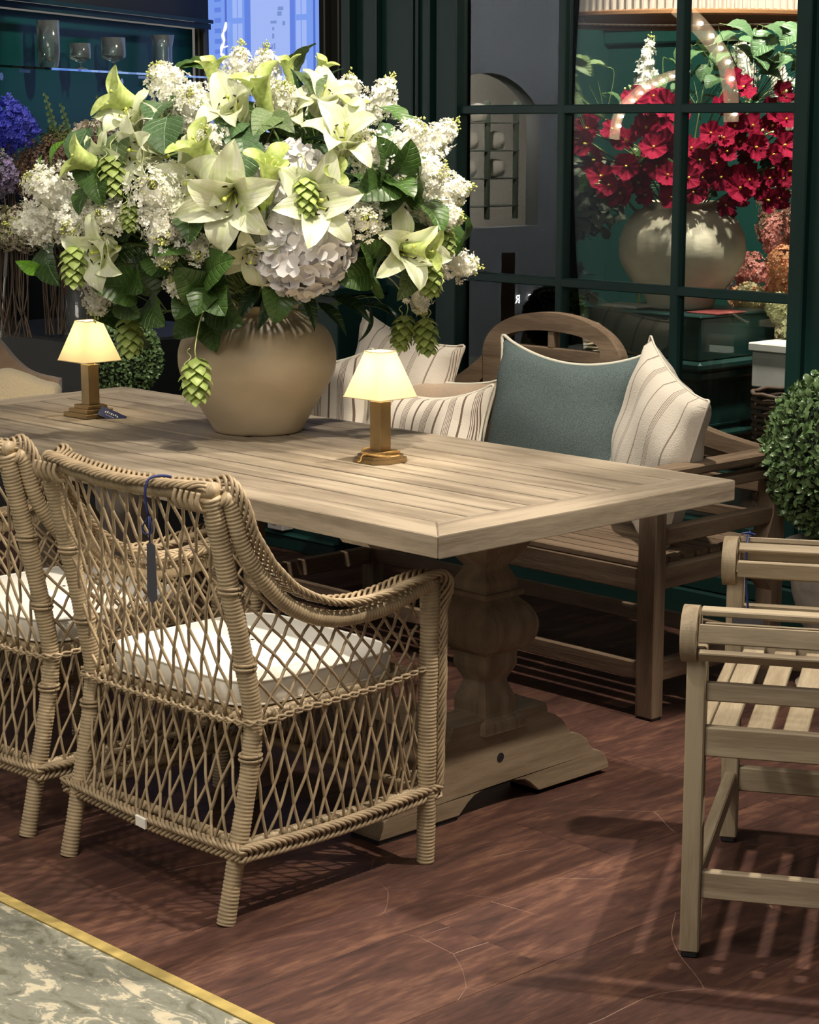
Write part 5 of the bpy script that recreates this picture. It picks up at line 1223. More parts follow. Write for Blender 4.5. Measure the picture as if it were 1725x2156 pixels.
def hop(x, y, z, dx, dy, dz, L_, label, k_=0):
    R_ = random.Random(k_); d = Vector((dx, dy, dz)).normalized(); top = Vector((VX+x, VY+y, z)); t = thing('hop_cone', label, 'hop', top); Rm = basis(d).to_3x3(); n = 36; R0 = L_*.26
    for i in range(n):
        u = (i+.3)/n; a = i*2.39996; rr = R0*(math.sin(PI*(.18+.72*u))**.9)*.45; v = Vector((rr*math.cos(a), rr*math.sin(a), u*L_*.78))
        out_ = Rm @ Vector((math.cos(a)*.75, math.sin(a)*.75, .85+.9*u)); sz = L_*(.33-.10*abs(u-.4)); nrm_ = Rm @ Vector((math.cos(a), math.sin(a), -.2))
        link('bract', BRM, t, Matrix.Translation(Rm @ v) @ aim_x(out_, nrm_) @ Matrix.Diagonal((sz, sz*.95, sz*.8, 1)))
    q = MB(); q.lathe([(.002, 0), (R0*.5, L_*.15), (R0*.55, L_*.5), (R0*.2, L_*.85), (.001, L_*.95)], 10); o = q.build('cone_core', HOPM, t, smooth=True); o.matrix_local = basis(d)
    q = MB(); ctr = Vector((VX, VY, 1.32)); u_ = (ctr-top); P = [top-top, Vector((.0, 0, .03)), u_*.12+Vector((0, 0, .07)), u_*.4+Vector((0, 0, .05)), u_*.75]; q.tube(catmull([tuple(p) for p in P], 6), .0017, 5); q.build('stem', TENDR, t, smooth=True)
    q = MB(); s = np.linspace(0, 1, 40); side_ = _rt*R_.choice((-1, 1)); L2 = R_.uniform(.07, .12)
    P = np.array([(side_*(.012+.022*u+.006*math.sin(u*19)) + Vector((0, 0, .025-L2*u)) - _fh*(.012+.008*math.cos(u*15))) for u in s]); q.tube(P, .0011, 5); q.build('tendril', TENDR, t, smooth=True)
# leaves
def leaf_mesh(kind):
    nu, nv = 11, 7; t_ = np.linspace(0, 1, nu)[:, None]; s = np.linspace(-1, 1, nv)[None]
    if kind == 0: w = .46*np.sin(PI*t_**.75)**.62
    elif kind == 1: w = .44*(np.sin(PI*t_**.62)**.68)
    elif kind == 2: w = .42*(np.sin(PI*t_**.60)**.85)*(1+.07*np.sin(t_*60))
    elif kind == 3: w = .15*np.sin(PI*t_**.8)
    else: w = .27*np.sin(PI*t_**.75)**.9
    w = w + .004; P = np.zeros((nu, nv, 3)); P[:, :, 0] = t_ - (.08*np.abs(s)*(1-t_)**2 if kind in (1, 2) else 0)
    P[:, :, 1] = w*s; P[:, :, 2] = .16*np.sin(t_*PI*.8) - .10*t_**2*1.5 + .22*np.abs(s)*w - .03*(np.abs(s) < .01) + .018*np.sin(t_*22+np.abs(s)*4)*(np.abs(s))*(kind in (0, 1, 2))
    q = MB(); q.grid(P); o = q.build('leaf', LF[kind], smooth=True); me = o.data; bpy.data.objects.remove(o); return me
LM = [leaf_mesh(k) for k in range(5)]
def sprig(label, items, group=None, origin=(VX, VY, 0), mouth=None, name='leafy_stem', cat='leaves'):
    ps = [Vector((origin[0]+i[0], origin[1]+i[1], origin[2]+i[2])) for i in items]; cen_ = sum(ps, Vector())/len(ps); mo = mouth or MOUTH
    hub = cen_*.72 + mo*.28; t = thing(name, label, cat, hub, group=group); q = MB()
    for p, i in zip(ps, items):
        d = Vector(i[3:6]).normalized(); s = i[6]*1.2; b0 = p - d*s*.5
        # the leaf blade faces outwards from the bouquet and up
        nr = (p - (Vector((mo.x, mo.y, mo.z+.12)))).normalized()*1.1 + Vector((0, 0, .35)) - _fh*.3
        link('leaf', LM[i[7]], t, Matrix.Translation(b0-hub) @ aim_x(d, nr) @ Matrix.Diagonal((s, s*1.0, s, 1)))
        inn = b0 - d*.02 - nr.normalized()*.03; q.tube(catmull([tuple(b0-hub), tuple(inn-hub), (0, 0, 0)], 4), .0014, 5)
    q.tube(catmull([(0, 0, 0), tuple((mo-hub)*.5), tuple(mo-hub+Vector((0, 0, -.08)))], 5), .003, 6); q.build('stem', STEMG, t, smooth=True)
    return t
for r_ in LILIES: lily(*r_)
for r_ in TRUMPETS: trumpet(*r_)
for r_ in LILACS: lilac(*r_)
for r_, n_ in zip(HYDRANGEAS, (125, 90)): hydrangea(*r_, n_)
for k_, r_ in enumerate(HOPS): hop(*r_, k_=k_)
LLAB = {'top': 'stem of pale serrated leaves rising at the very top of the bouquet', 'upper': 'stem of round grey green leaves at the upper left of the bouquet', 'middle': 'stem of round leaves at the middle above the central lilies',
        'far left': 'bright green trailing leaves at the far left of the bouquet', 'lower left': 'dark leaves hanging over the left lamp', 'lower centre': 'large dark heart shaped leaves hanging over the vase shoulder',
        'right upper': 'pair and cluster of large dark leaves at the right of the bouquet', 'right lower': 'dark leaves at the lower right beside the hop cones', 'dark lower': 'dark narrow leaves under the right side of the bouquet'}
for n_, L_ in LEAVES: sprig(LLAB[n_], L_)
# dark foliage filling the inside
for k in range(16):
    it = []; ph0 = k*2.4
    for j in range(17):
        ct = random.uniform(-.75, .95); ph = ph0+random.uniform(-.7, .7); s_ = math.sqrt(1-ct*ct); f = random.uniform(.62, .93)
        x_, y_ = math.cos(ph)*s_, math.sin(ph)*s_; u_, w_ = x_*_rt.x+y_*_rt.y, x_*_fh.x+y_*_fh.y
        P = _rt*(u_*.53*f) + _fh*(w_*.38*f); d = Vector((x_+random.uniform(-.6, .6), y_+random.uniform(-.6, .6), random.uniform(-.8, .5)))
        it.append((P.x, P.y, 1.37+ct*.30*f, d.x, d.y, d.z, random.uniform(.07, .11), random.choice((1, 1, 1, 0, 3))))
    sprig('dark leafy stem filling the inside of the white bouquet', it, group='leafy stems inside the bouquet')
for k in range(12):
    ct = random.uniform(-.45, .9); ph = random.uniform(0, 2*PI); s_ = math.sqrt(1-ct*ct); x_, w_ = math.cos(ph)*s_, -abs(math.sin(ph)*s_) if k < 7 else abs(math.sin(ph)*s_)
    P = _rt*(x_*.52) + _fh*(w_*.37); d = P.normalized()+Vector((0, 0, ct)); lilac(P.x, P.y, 1.37+ct*.30, d.x, d.y, d.z, .08, .042, 'small white lilac head deep between leaves of the bouquet', group='small lilac heads deep in the bouquet')
q = MB()
# ================================================================== CUSHIONS on the bench
def pillow(label, w, h, th, m, pip, loc, rot, sag=.0, pinch=.10, seed=0, pipr=.0045):
    nu, nv = 29, 25; u = np.linspace(-1, 1, nu)[:, None]; v = np.linspace(-1, 1, nv)[None]; R_ = np.random.RandomState(seed)
    X = w/2*u*(1-pinch*(1-v**2)*np.abs(u)**2); Z = h/2*v*(1-pinch*(1-u**2)*np.abs(v)**2) - sag*(1-u**2)*(v+1)/2
    T = th/2*((1-u**2)**.42)*((1-v**2)**.42); wr = .006*np.sin(5*u+3*v+seed)*np.sin(4*v-u*2+seed*2)+.004*np.sin(11*u*v+seed)
    t = thing('cushion', label, 'cushion', loc); t.rotation_euler = rot
    q = MB(); Pf = np.stack([X, -(T+wr*(T > 0)*np.minimum(1, T/.02)), Z], 2); Pb = np.stack([X, (T+wr*(T > 0)*np.minimum(1, T/.02)), Z], 2)
    q.grid(Pf, flip=False); q.grid(Pb, flip=True); q.build('cover', m, t, smooth=True)
    E_ = np.vstack([np.stack([X[:, 0], 0*X[:, 0], Z[:, 0]], 1), np.stack([X[-1], 0*X[-1], Z[-1]], 1)[1:], np.stack([X[:, -1], 0*X[:, -1], Z[:, -1]], 1)[::-1][1:], np.stack([X[0], 0*X[0], Z[0]], 1)[::-1][1:]])
    q = MB(); q.tube(catmull(E_[::2], 4), pipr, 6, caps=False); q.build('piping', pip, t, smooth=True); return t
def E3(rx, ry, rz): return (rx, ry, rz)
pillow('square teal herringbone cushion with cream piping in the middle of the bench', .56, .50, .17, TWEED, PIPING, (-4.155, 4.60, .682), E3(-.22, .03, .06), sag=.035, seed=1, pipr=.0055)
pillow('low striped linen cushion leaning in front of the teal cushion', .50, .375, .14, STR1, PIPING, (-4.545, 4.40, .617), E3(-.22, -.02, .10), sag=.04, seed=2)
pillow('plain oatmeal cushion with cream piping behind the striped cushion', .50, .40, .13, BEIGE, PIPING, (-4.66, 4.555, .605), E3(-.2, .02, 0), sag=.01, seed=3)
pillow('tall striped linen cushion behind the right lamp', .50, .50, .15, STR2, STR2, (-4.875, 4.60, .685), E3(-.16, .16, -.05), seed=4, sag=.02, pinch=.06)
pillow('striped linen cushion beside the round vase', .44, .42, .15, STR1, PIPING, (-5.02, 4.38, .645), E3(-.15, -.1, .25), seed=5, sag=.02)
LINEN_P = mat('linen_piping', LINEN, .9)
pillow('pale striped linen cushion leaning in the right corner of the bench', .45, .49, .16, STR2, LINEN_P, (-3.645, 4.44, .690), E3(-.14, .30, -.50), seed=6, sag=.02, pinch=.05, pipr=.003)

# ================================================================== TOPIARIES
def box_leaf():
    nu, nv = 5, 3; t_ = np.linspace(0, 1, nu)[:, None]; s = np.linspace(-1, 1, nv)[None]; w = .30*np.sin(PI*(.05+.93*t_))**.7; P = np.zeros((nu, nv, 3))
    P[:, :, 0] = t_; P[:, :, 1] = w*s; P[:, :, 2] = .12*np.sin(t_*PI)+.28*np.abs(s)*w; return P
BP = box_leaf(); _q = MB(); _q.grid(BP); BLV, BLF = np.concatenate(_q.v), list(_q.f); _o = _q.build('leaf', BOXL, smooth=True); BLM = _o.data; bpy.data.objects.remove(_o)
def ball(t, cz, R0, n, ls, parts, wob=.03, seed=3, m=None):
    R_ = random.Random(seed); fr = []; bulk = MB(); cam_dir = (Vector((0, 0, 1.577)) - (t.location+Vector((0, 0, cz)))).normalized()
    for i in range(n):
        ct = 1-2*(i+.5)/n; ph = i*2.39996+R_.uniform(-.05, .05); s_ = math.sqrt(1-ct*ct); nr = Vector((s_*math.cos(ph), s_*math.sin(ph), ct))
        rad = R0*(1+wob*math.sin(ph*3+ct*5)*.4+R_.uniform(-.05, .035)); d = nr*R_.uniform(.2, .9) + Vector((R_.uniform(-1, 1), R_.uniform(-1, 1), R_.uniform(-.6, 1.1)))*.75
        fr.append((nr.dot(cam_dir), Matrix.Translation(nr*rad+Vector((0, 0, cz))) @ aim_x(d, nr) @ Matrix.Diagonal((*(ls*R_.uniform(.75, 1.25),)*3, 1))))
    fr.sort(key=lambda a: -a[0])
    for k, (_, M_) in enumerate(fr):
        if k < parts: link('leaf', BLM, t, M_)
        else: A_ = np.array(M_); bulk.add(BLV@A_[:3, :3].T + A_[:3, 3], BLF)
    stuff(bulk.build('foliage', m or BOXL, t, smooth=True))
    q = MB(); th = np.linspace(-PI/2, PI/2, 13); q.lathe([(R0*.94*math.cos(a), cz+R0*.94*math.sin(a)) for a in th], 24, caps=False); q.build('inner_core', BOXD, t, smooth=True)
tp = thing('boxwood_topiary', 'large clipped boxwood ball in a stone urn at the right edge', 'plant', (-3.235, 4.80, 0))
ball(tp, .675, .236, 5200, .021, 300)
q = MB(); q.lathe([(.13, 0), (.135, .02), (.11, .035), (.075, .06), (.065, .10), (.085, .14), (.13, .20), (.155, .28), (.165, .36), (.18, .385), (.19, .41), (.185, .425), (.165, .43), (.15, .41), (.0, .40)], 40, wob=.006); q.build('urn', STONE_W, tp, smooth=True)
tp = thing('boxwood_topiary', 'small clipped boxwood ball behind the left end of the table', 'plant', (-5.72, 4.12, 0))
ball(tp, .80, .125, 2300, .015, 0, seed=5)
q = MB(); q.tube([(0, 0, .5), (0, 0, .70)], .012, 8); q.build('trunk', mat('bark', (.12, .07, .04), .9, var=.3), tp)
q = MB(); q.lathe([(.09, 0), (.095, .02), (.11, .35), (.13, .50), (.135, .53), (.12, .53), (.11, .50), (0, .49)], 32); q.build('pot', STONE_W, tp, smooth=True)

# ================================================================== INSIDE THE SHOP WINDOW
cb2 = thing('display_plinth', 'dark green panelled display plinth inside the window under the clay vase', 'furniture', (-4.75, 5.93, 0))
q = MB(); q.box((-.27, -.22, .76), (.25, .22, .915), .006); q.build('top_box', GREEN, cb2)
q = MB(); q.box((-.275, -.225, .912), (.255, .225, .921), .003); q.build('top_board', GREEN, cb2)
q = MB(); q.box((-.29, -.24, .725), (.27, .24, .76), .01); q.box((-.28, -.23, .69), (.26, .23, .725), .008); q.build('cornice', GREEN, cb2)
q = MB(); q.box((-.25, -.20, .10), (.23, .20, .69), .004)
for x0, x1 in ((-.23, -.02), (.0, .21)):
    for zz in ((.52, .67), (.14, .48)):
        q.box((x0, -.207, zz[0]), (x1, -.2, zz[0]+.008), .001); q.box((x0, -.207, zz[1]-.008), (x1, -.2, zz[1]), .001); q.box((x0, -.207, zz[0]), (x0+.008, -.2, zz[1]), .001); q.box((x1-.008, -.207, zz[0]), (x1, -.2, zz[1]), .001)
for zz in ((.52, .67), (.14, .48)): q.box((.23, -.17, zz[0]), (.235, .17, zz[0]+.008), .001); q.box((.23, -.17, zz[1]-.008), (.235, .17, zz[1]), .001)
q.build('body', GREEN, cb2)
q = MB(); q.box((-.29, -.24, .48), (.27, .24, .505), .008); q.build('waist_moulding', GREEN, cb2)
q = MB(); q.box((-.30, -.25, 0), (.28, .25, .10), .01); q.build('base', GREEN, cb2)
VX2, VY2, VZ2 = -4.775, 5.94, .9215
q = MB(); q.lathe(vase_profile(.232, .385, .145, .105, .155), 64, caps=False, wob=.012); o = q.build('round_vase', VASE2, smooth=True); o.location = (VX2, VY2, VZ2); tag(o, 'big round cracked clay vase of red flowers inside the window', 'vase')
for nm, a_, c_, lb in (('book', (-4.99, 5.74), (.20, .035, .03), 'red covered book lying under the right of the clay vase'), ('folded_paper', (-5.0, 5.72), (.62, .57, .48), 'white folded paper lying at the left of the clay vase')):
    q = MB()
    if nm == 'book': q.box((.36, .05, 0), (.50, .22, .004), .001)
    else: q.box((.0, .03, 0), (.17, .15, .012), .004)
    o = q.build(nm, mat(nm+'_cover', c_, .7)); o.location = (a_[0], a_[1], .9215); tag(o, lb, nm.replace('_', ' '))
MOUTH2 = Vector((VX2, VY2, VZ2+.34))
RED = mat('crimson_petal', (.30, .004, .034), .75, col2=(.12, .002, .013), vscale=9, trans=.15, spec=.12)
YEL = mat('yellow_flower_eye', (.72, .52, .06), .7); PALEG = mat('pale_green_bud', (.42, .48, .17), .6, var=.2)
nu, nv = 7, 41; t_ = np.linspace(0, 1, nu)[:, None]; a_ = np.linspace(0, 2*PI, nv)[None]
rr = t_*(1+.07*np.sin(5*a_)+.04*np.sin(23*a_)*t_); P = np.stack([rr*np.cos(a_), rr*np.sin(a_), .42*t_**1.5+.19*t_**2*np.sin(15*a_+2*np.cos(5*a_))+.22*t_*np.sin(5*a_)], 2)
q = MB(); q.grid(P); _o = q.build('bloom', RED, smooth=True); BLO = _o.data; bpy.data.objects.remove(_o)
q = MB(); q.lathe([(.03, 0), (.09, .12), (.10, .26), (.05, .34), (0, .36)], 10, caps=False); _o = q.build('flower_eye', YEL, smooth=True); EYE = _o.data; bpy.data.objects.remove(_o)
q = MB(); q.lathe([(0, -.5), (.35, -.2), (.42, .1), (.2, .5), (0, .6)], 8, caps=False); _o = q.build('bud', PALEG, smooth=True); BUD_ = _o.data; bpy.data.objects.remove(_o)
RS = random.Random(21)
DIRS = [(-.93, .05, 'far left'), (-.95, .40, 'left, high'), (-.75, -.35, 'low left'), (-.5, .75, 'upper left'), (-.45, .10, 'left of centre'), (-.15, .55, 'centre top'), (-.1, -.3, 'centre, hanging over the rim'), (.15, .2, 'centre'), (.3, .8, 'upper right'), (.45, -.35, 'low right over the rim'), (.55, .25, 'right of centre'), (.85, -.1, 'right'), (.95, .35, 'far right'), (.7, .65, 'right, high'), (.9, -.45, 'lowest at the right')]
for k, (u_, v_, lb) in enumerate(DIRS):
    w_ = math.sqrt(max(0.02, 1-min(.98, u_*u_*.8+v_*v_*.6))); tip = MOUTH2 + _rt*(u_*.40+.01) - _fh*(w_*.22) + Vector((0, 0, .20+v_*.26))
    t = thing('hollyhock_stem', 'stem of crimson hollyhock flowers in the window, '+lb, 'flower', MOUTH2 + Vector((RS.uniform(-.05, .05), RS.uniform(-.05, .05), -.03))); o3 = t.location.copy()
    mid = (o3+tip)/2 + Vector((0, 0, .06)); path = catmull([(0, 0, 0), tuple(mid-o3), tuple(tip-o3), tuple(tip-o3+(tip-mid)*.35)], 6); q = MB(); q.tube(path, .003, 6); q.build('stem', STEMG, t, smooth=True)
    for j in range(7):
        f = .45+.55*j/6; p = Vector(path[int(f*(len(path)-4))]) + _rt*RS.uniform(-.06, .06) + Vector((0, 0, RS.uniform(-.06, .05))) - _fh*RS.uniform(.0, .06); r0 = RS.uniform(.036, .052)
        d = (p+o3-MOUTH2-Vector((0, 0, .1))).normalized()*.7 - _fh*.6 + _rt*RS.uniform(-.5, .5) + Vector((0, 0, RS.uniform(-.3, .5))); M_ = Matrix.Translation(p) @ basis(d, RS.uniform(0, 6)) @ Matrix.Diagonal((r0, r0, r0, 1))
        bl = link('bloom', BLO, t, M_); link('flower_eye', EYE, bl)
    for j in range(4):
        p = Vector(path[-1-j*2]) + Vector((RS.uniform(-.02, .02), RS.uniform(-.02, .02), RS.uniform(-.02, .02))); r0 = RS.uniform(.009, .014); link('bud', BUD_, t, Matrix.Translation(p) @ basis((RS.uniform(-1, 1), RS.uniform(-1, 1), 1)) @ Matrix.Diagonal((r0, r0, r0, 1)))
WHF = mat('window_white_floret', (.78, .76, .66), .6, trans=.2)
o0 = (VX2, VY2, VZ2+.34)
def inw(u_, v_, w_=.1): p = _rt*u_ - _fh*w_; return p.x, p.y, v_
for u_, v_, L_, R_0, lb in ((-.14, .50, .22, .035, 'upright white delphinium spike behind the crimson flowers'), (.36, .42, .26, .045, 'hanging white flower spray at the top right of the window'), (.22, .52, .20, .05, 'white flower spray beside the curved sign reflection')):
    x_, y_, z_ = inw(u_, v_, -.08); lilac(x_, y_, z_, .1, .1, 1 if u_ < 0 else -.9, L_, R_0, lb, name='delphinium_spike', origin=o0, fm=WHF, fr=.011, mouth=MOUTH2, dens=.6)
def simple_sprig(label, u0, v0, du, dv, n, kind, size, w_=.1, spread=.06, name='leafy_stem'):
    it = []
    for j in range(n):
        f = j/(n-1); x_, y_, z_ = inw(u0+du*f+RS.uniform(-spread, spread), v0+dv*f+RS.uniform(-spread, spread), w_+RS.uniform(-.05, .05)); d = _rt*RS.uniform(-1, 1) - _fh*.2 + Vector((0, 0, RS.uniform(-.8, .5))); it.append((x_, y_, z_, d.x, d.y, d.z, size*RS.uniform(.8, 1.2), kind))
    sprig(label, it, origin=o0, mouth=MOUTH2, name=name)
simple_sprig('pale green leaves at the upper left inside the window', -.44, .42, .06, .10, 9, 2, .06)
simple_sprig('large green leaves at the top right inside the window', .16, .60, .30, -.08, 26, 0, .075, w_=.16, spread=.08)
simple_sprig('hanging leaves at the far right inside the window', .42, .56, .06, -.30, 16, 2, .06, w_=.10, spread=.05)
simple_sprig('small leaves behind the white spike inside the window', -.20, .36, .25, .16, 20, 0, .05, w_=-.10, spread=.07)
simple_sprig('green leaves behind the curved sign reflection', .02, .40, .10, .22, 14, 0, .06, w_=-.05)
simple_sprig('mixed green leaves between the crimson flowers', -.3, .12, .6, .05, 22, 1, .06, w_=.02, spread=.12)
simple_sprig('pale buds and leaves reaching left across the glazing bar', -.50, .22, .03, .28, 8, 4, .028, w_=.2, spread=.02)
# dark leafy standard tree and ivy
DL = mat('dark_standard_leaf', (.13, .14, .09), .45, col2=(.06, .07, .04), vscale=20, objvar=.3)
tr = thing('standard_tree', 'dark leafy standard tree with a bare trunk inside the window', 'plant', (-5.17, 5.75, 0)); 
def leafball(t, cz, R0, n, ls, m, seed, squash=1.):
    R_ = random.Random(seed); q = MB()
    for i in range(n):
        nr = Vector((R_.gauss(0, 1), R_.gauss(0, 1), R_.gauss(0, 1))).normalized(); rad = R0*R_.uniform(.55, 1.05); d = nr*.6+Vector((R_.uniform(-1, 1), R_.uniform(-1, 1), R_.uniform(-1.3, .5))); M_ = np.array(aim_x(d, nr)@Matrix.Diagonal((*(ls*R_.uniform(.7, 1.3),)*3, 1)))
        q.add(BLV@M_[:3, :3].T+np.array(nr*rad)*[1, 1, squash]+[0, 0, cz], BLF)
    return stuff(q.build('foliage', m, t, smooth=True))
leafball(tr, 1.33, .145, 480, .050, DL, 8); bpy.data.objects[-1] if False else None
for _c in tr.children: _c.location = _rt*.055
q = MB(); q.tube(catmull([(0, 0, .80), (.005, 0, 1.0), (-.004, .003, 1.15), (.004, 0, 1.32)], 6), .014, 10); q.build('trunk', mat('red_brown_bark', (.20, .09, .055), .85, var=.3), tr, smooth=True)
q = MB(); q.lathe([(.07, .62), (.09, .80), (.095, .82), (.08, .82), (0, .80)], 24); q.box((-.12, -.12, 0), (.12, .12, .62), .01); q.build('pot', GREEN, tr)
iv = thing('ivy_plant', 'green and cream ivy spilling beside the display plinth in the window', 'plant', (-5.10, 5.63, 0)); leafball(iv, .97, .12, 300, .04, mat('ivy_leaf', (.12, .17, .09), .4, col2=(.04, .07, .03), vscale=25, objvar=.3), 12, 1.1)
q = MB(); q.box((-.10, -.10, 0), (.10, .10, .86), .01); q.build('pot', GREEN, iv)
# hydrangea wall
HC = [('brownish pink hydrangea heads at the right of the window', -4.78, 6.60, 1.24, .16, (.50, .25, .19), (.30, .17, .10)), ('bright pink hydrangea heads at the right of the window', -4.76, 6.52, 1.08, .15, (.80, .36, .30), (.60, .24, .20)),
      ('peach hydrangea heads at the right of the window', -4.72, 6.40, .97, .15, (.90, .52, .28), (.80, .40, .20)), ('cream hydrangea heads behind the plinth', -4.70, 6.30, .88, .11, (.80, .74, .48), (.60, .55, .30)),
      ('pale green hydrangea heads above the white planter', -4.38, 6.12, .87, .11, (.68, .68, .40), (.54, .52, .27)), ('white chrysanthemum bunch left of the clay vase', -5.08, 6.12, 1.14, .09, (.80, .78, .70), (.6, .6, .5)),
      ('dusky pink hydrangea heads at the far right of the window', -4.50, 6.75, 1.22, .16, (.52, .26, .20), (.36, .18, .12)), ('salmon hydrangea heads at the far right of the window', -4.48, 6.68, 1.04, .16, (.82, .38, .26), (.62, .28, .18))]
for k, (lb, x_, y_, z_, R0, c1, c2) in enumerate(HC):
    m = mat('bunch_petal_%d' % k, c1, .65, col2=c2, vscale=14, trans=.2); R_ = random.Random(60+k)
    t = thing('hydrangea_bunch', lb, 'flower', (x_, y_, 0)); q = MB(); P, D = [], []
    for h_ in range(7):
        cc = Vector((R_.uniform(-1, 1)*R0*.9, R_.uniform(-.6, .6)*R0, R_.uniform(-.7, .7)*R0)); r1 = R0*R_.uniform(.42, .6)
        for i in range(190):
            nr = Vector((R_.gauss(0, 1), R_.gauss(0, 1)-.5, R_.gauss(0, 1))).normalized(); P.append(np.array(cc+nr*r1*R_.uniform(.9, 1.05))+[0, 0, z_]); D.append(nr)
    scatter(q, P, D, .0115, R_, jit=.4); stuff(q.build('florets', m, t))
    q = MB()
    for h_ in range(5): q.tube([(R_.uniform(-.05, .05), R_.uniform(-.03, .03), .45), (R_.uniform(-.08, .08), 0, z_-.03)], .005, 6)
    q.build('stems', STEMG, t)
pl = thing('planter', 'white washed planter box below the pale hydrangeas in the window', 'planter', (-4.28, 6.05, 0))
q = MB(); q.box((-.16, -.12, .66), (.16, .12, .79), .006); q.box((-.17, -.13, .79), (.17, .13, .82), .004); q.build('box', mat('white_wash', (.60, .57, .52), .8, var=.15), pl)
q = MB(); q.box((-.13, -.10, 0), (.13, .10, .66), .006); q.build('stand', BLACKP, pl)
bk = thing('wicker_basket', 'dark wicker basket beside the white planter in the window', 'basket', (-4.10, 5.72, 0)); q = MB()
for k in range(30):
    th = np.linspace(0, 2*PI, 33); q.tube(np.stack([(.11+.001*k)*np.cos(th), (.11+.001*k)*np.sin(th), .05+k*.022+.003*np.sin(th*8+k*PI)], 1), .008, 5, caps=False)
q.build('weave', mat('dark_wicker', (.10, .06, .04), .7, var=.3), bk, smooth=True)
# basket with cream cushion seen through the bench arch
bk = thing('round_basket', 'pale wicker basket holding a cream cushion, seen through the bench arch', 'basket', (-4.93, 5.53, 0)); q = MB()
for k in range(26):
    th = np.linspace(0, 2*PI, 41); q.tube(np.stack([.13*np.cos(th), .13*np.sin(th), .48+k*.0135+.003*np.sin(th*10+k*PI)], 1), .006, 5, caps=False)
q.build('weave', mat('pale_wicker', (.42, .34, .22), .7, var=.3), bk, smooth=True)
q = MB(); q.lathe([(0, .80), (.10, .80), (.12, .83), (.09, .88), (0, .90)], 24, caps=False); o = q.build('cushion', BEIGE, smooth=True); o.location = (-4.93, 5.53, 0); tag(o, 'round cream cushion lying in the basket behind the bench arch', 'cushion')
# pleated pendant shade
ps = thing('pleated_pendant_shade', 'huge pleated pendant lamp shade at the top of the window', 'lamp', (-5.25, 6.55, 0)); n = 560; th = np.arange(n)*2*PI/n; rr = .66+.006*np.where(np.arange(n) % 4 < 2, 1, -1)
P = np.stack([np.stack([rr*np.cos(th), rr*np.sin(th), np.full(n, z)], 1) for z in (1.99, 2.3, 2.6)]); q = MB(); q.grid(P, closed_v=True); q.build('pleated_fabric', mat('greige_pleats', (.36, .29, .24), .9, emit=(.5, .4, .3), estr=.25), ps)
q = MB(); q.tube([(.66*math.cos(a), .66*math.sin(a), 1.985) for a in np.linspace(0, 2*PI, 97)], .012, 6, caps=False); q.lathe([(.65, 2.00), (.5, 2.04), (.1, 2.10)], 48, caps=False); q.build('rim', mat('copper_band', (.42, .20, .09), .4, metal=.6), ps)
q = MB(); q.tube([(0, 0, 2.1), (0, 0, 3.6)], .01, 8); q.build('rod', BLACKP, ps)

# ================================================================== LEFT BACKGROUND FLOWERS
stn = thing('flower_stand', 'dark stand holding buckets of flowers behind the left end of the table', 'stand', (-6.75, 4.80, 0)); q = MB(); q.box((-.55, -.38, 0), (.42, .38, .78), .01); q.build('body', BLACKP, stn)
FO_ = (-6.388, 4.738, 0)
def bunch(label, name, u_, z_, w_, ru, rz, m, fr, n, seed, leafm_=None, group=None):
    R_ = random.Random(seed); c0 = Vector(FO_) + _rt*u_ - _fh*w_; t = thing(name, label, 'flower', (c0.x, c0.y, .78)); P, D = [], []
    for i in range(n):
        nr = Vector((R_.gauss(0, 1), R_.gauss(0, 1), R_.gauss(0, 1))).normalized(); k = R_.uniform(.65, 1.1)*(1+.12*math.sin(nr.x*9+nr.z*7)); p = (_rt*nr.x*ru + _fh*nr.y*ru*.7 + Vector((0, 0, nr.z*rz)))*k; P.append(np.array(p)+[0, 0, z_-.78]); D.append(nr)
    q = MB(); scatter(q, P, D, fr, R_, jit=.6); stuff(q.build('florets', m, t)); q = MB()
    for h_ in range(9):
        a = R_.uniform(-.4, .4); q.tube(catmull([(R_.uniform(-.03, .03), R_.uniform(-.03, .03), .01), (a*.1, R_.uniform(-.03, .03), (z_-.78)*.4), (a*ru, R_.uniform(-.1, .1)*ru, z_-.78)], 4), .0028, 5)
    q.build('stems', mat(name+'_stem', (.10, .07, .045), .8), t); return t
bunch('violet blue delphinium bunch at the left edge', 'blue_flower_bunch', -.54, 1.575, .0, .115, .10, mat('violet_blue_petal', (.10, .12, .80), .6, col2=(.04, .05, .42), vscale=20, trans=.15), .011, 1500, 1)
bunch('mauve flower bunch below the blue delphiniums', 'mauve_flower_bunch', -.55, 1.40, .10, .07, .09, mat('mauve_petal', (.42, .30, .60), .6, col2=(.12, .16, .08), vscale=18), .009, 700, 2)
bunch('dried brown flower bunch in front of the teal cabinet', 'brown_flower_bunch', -.38, 1.41, .02, .12, .115, mat('dried_brown_seed', (.27, .17, .11), .85, col2=(.12, .075, .05), vscale=25), .006, 3400, 3)
bunch('olive green filler bunch beside the brown flowers', 'green_filler_bunch', -.34, 1.50, -.06, .07, .07, mat('olive_filler', (.20, .22, .07), .8, col2=(.09, .10, .03), vscale=25), .006, 1500, 4)
bunch('dusky brown flower bunch behind the left of the bouquet', 'dusky_flower_bunch', -.22, 1.43, .05, .10, .10, mat('dusky_seed', (.24, .14, .10), .85, col2=(.10, .06, .04), vscale=25), .007, 1500, 5)
bunch('pale pink and white blossom bunch at the lower left edge', 'blossom_bunch', -.47, 1.20, .14, .13, .085, mat('blush_petal', (.78, .64, .56), .6, col2=(.24, .30, .08), vscale=30), .009, 1500, 6)
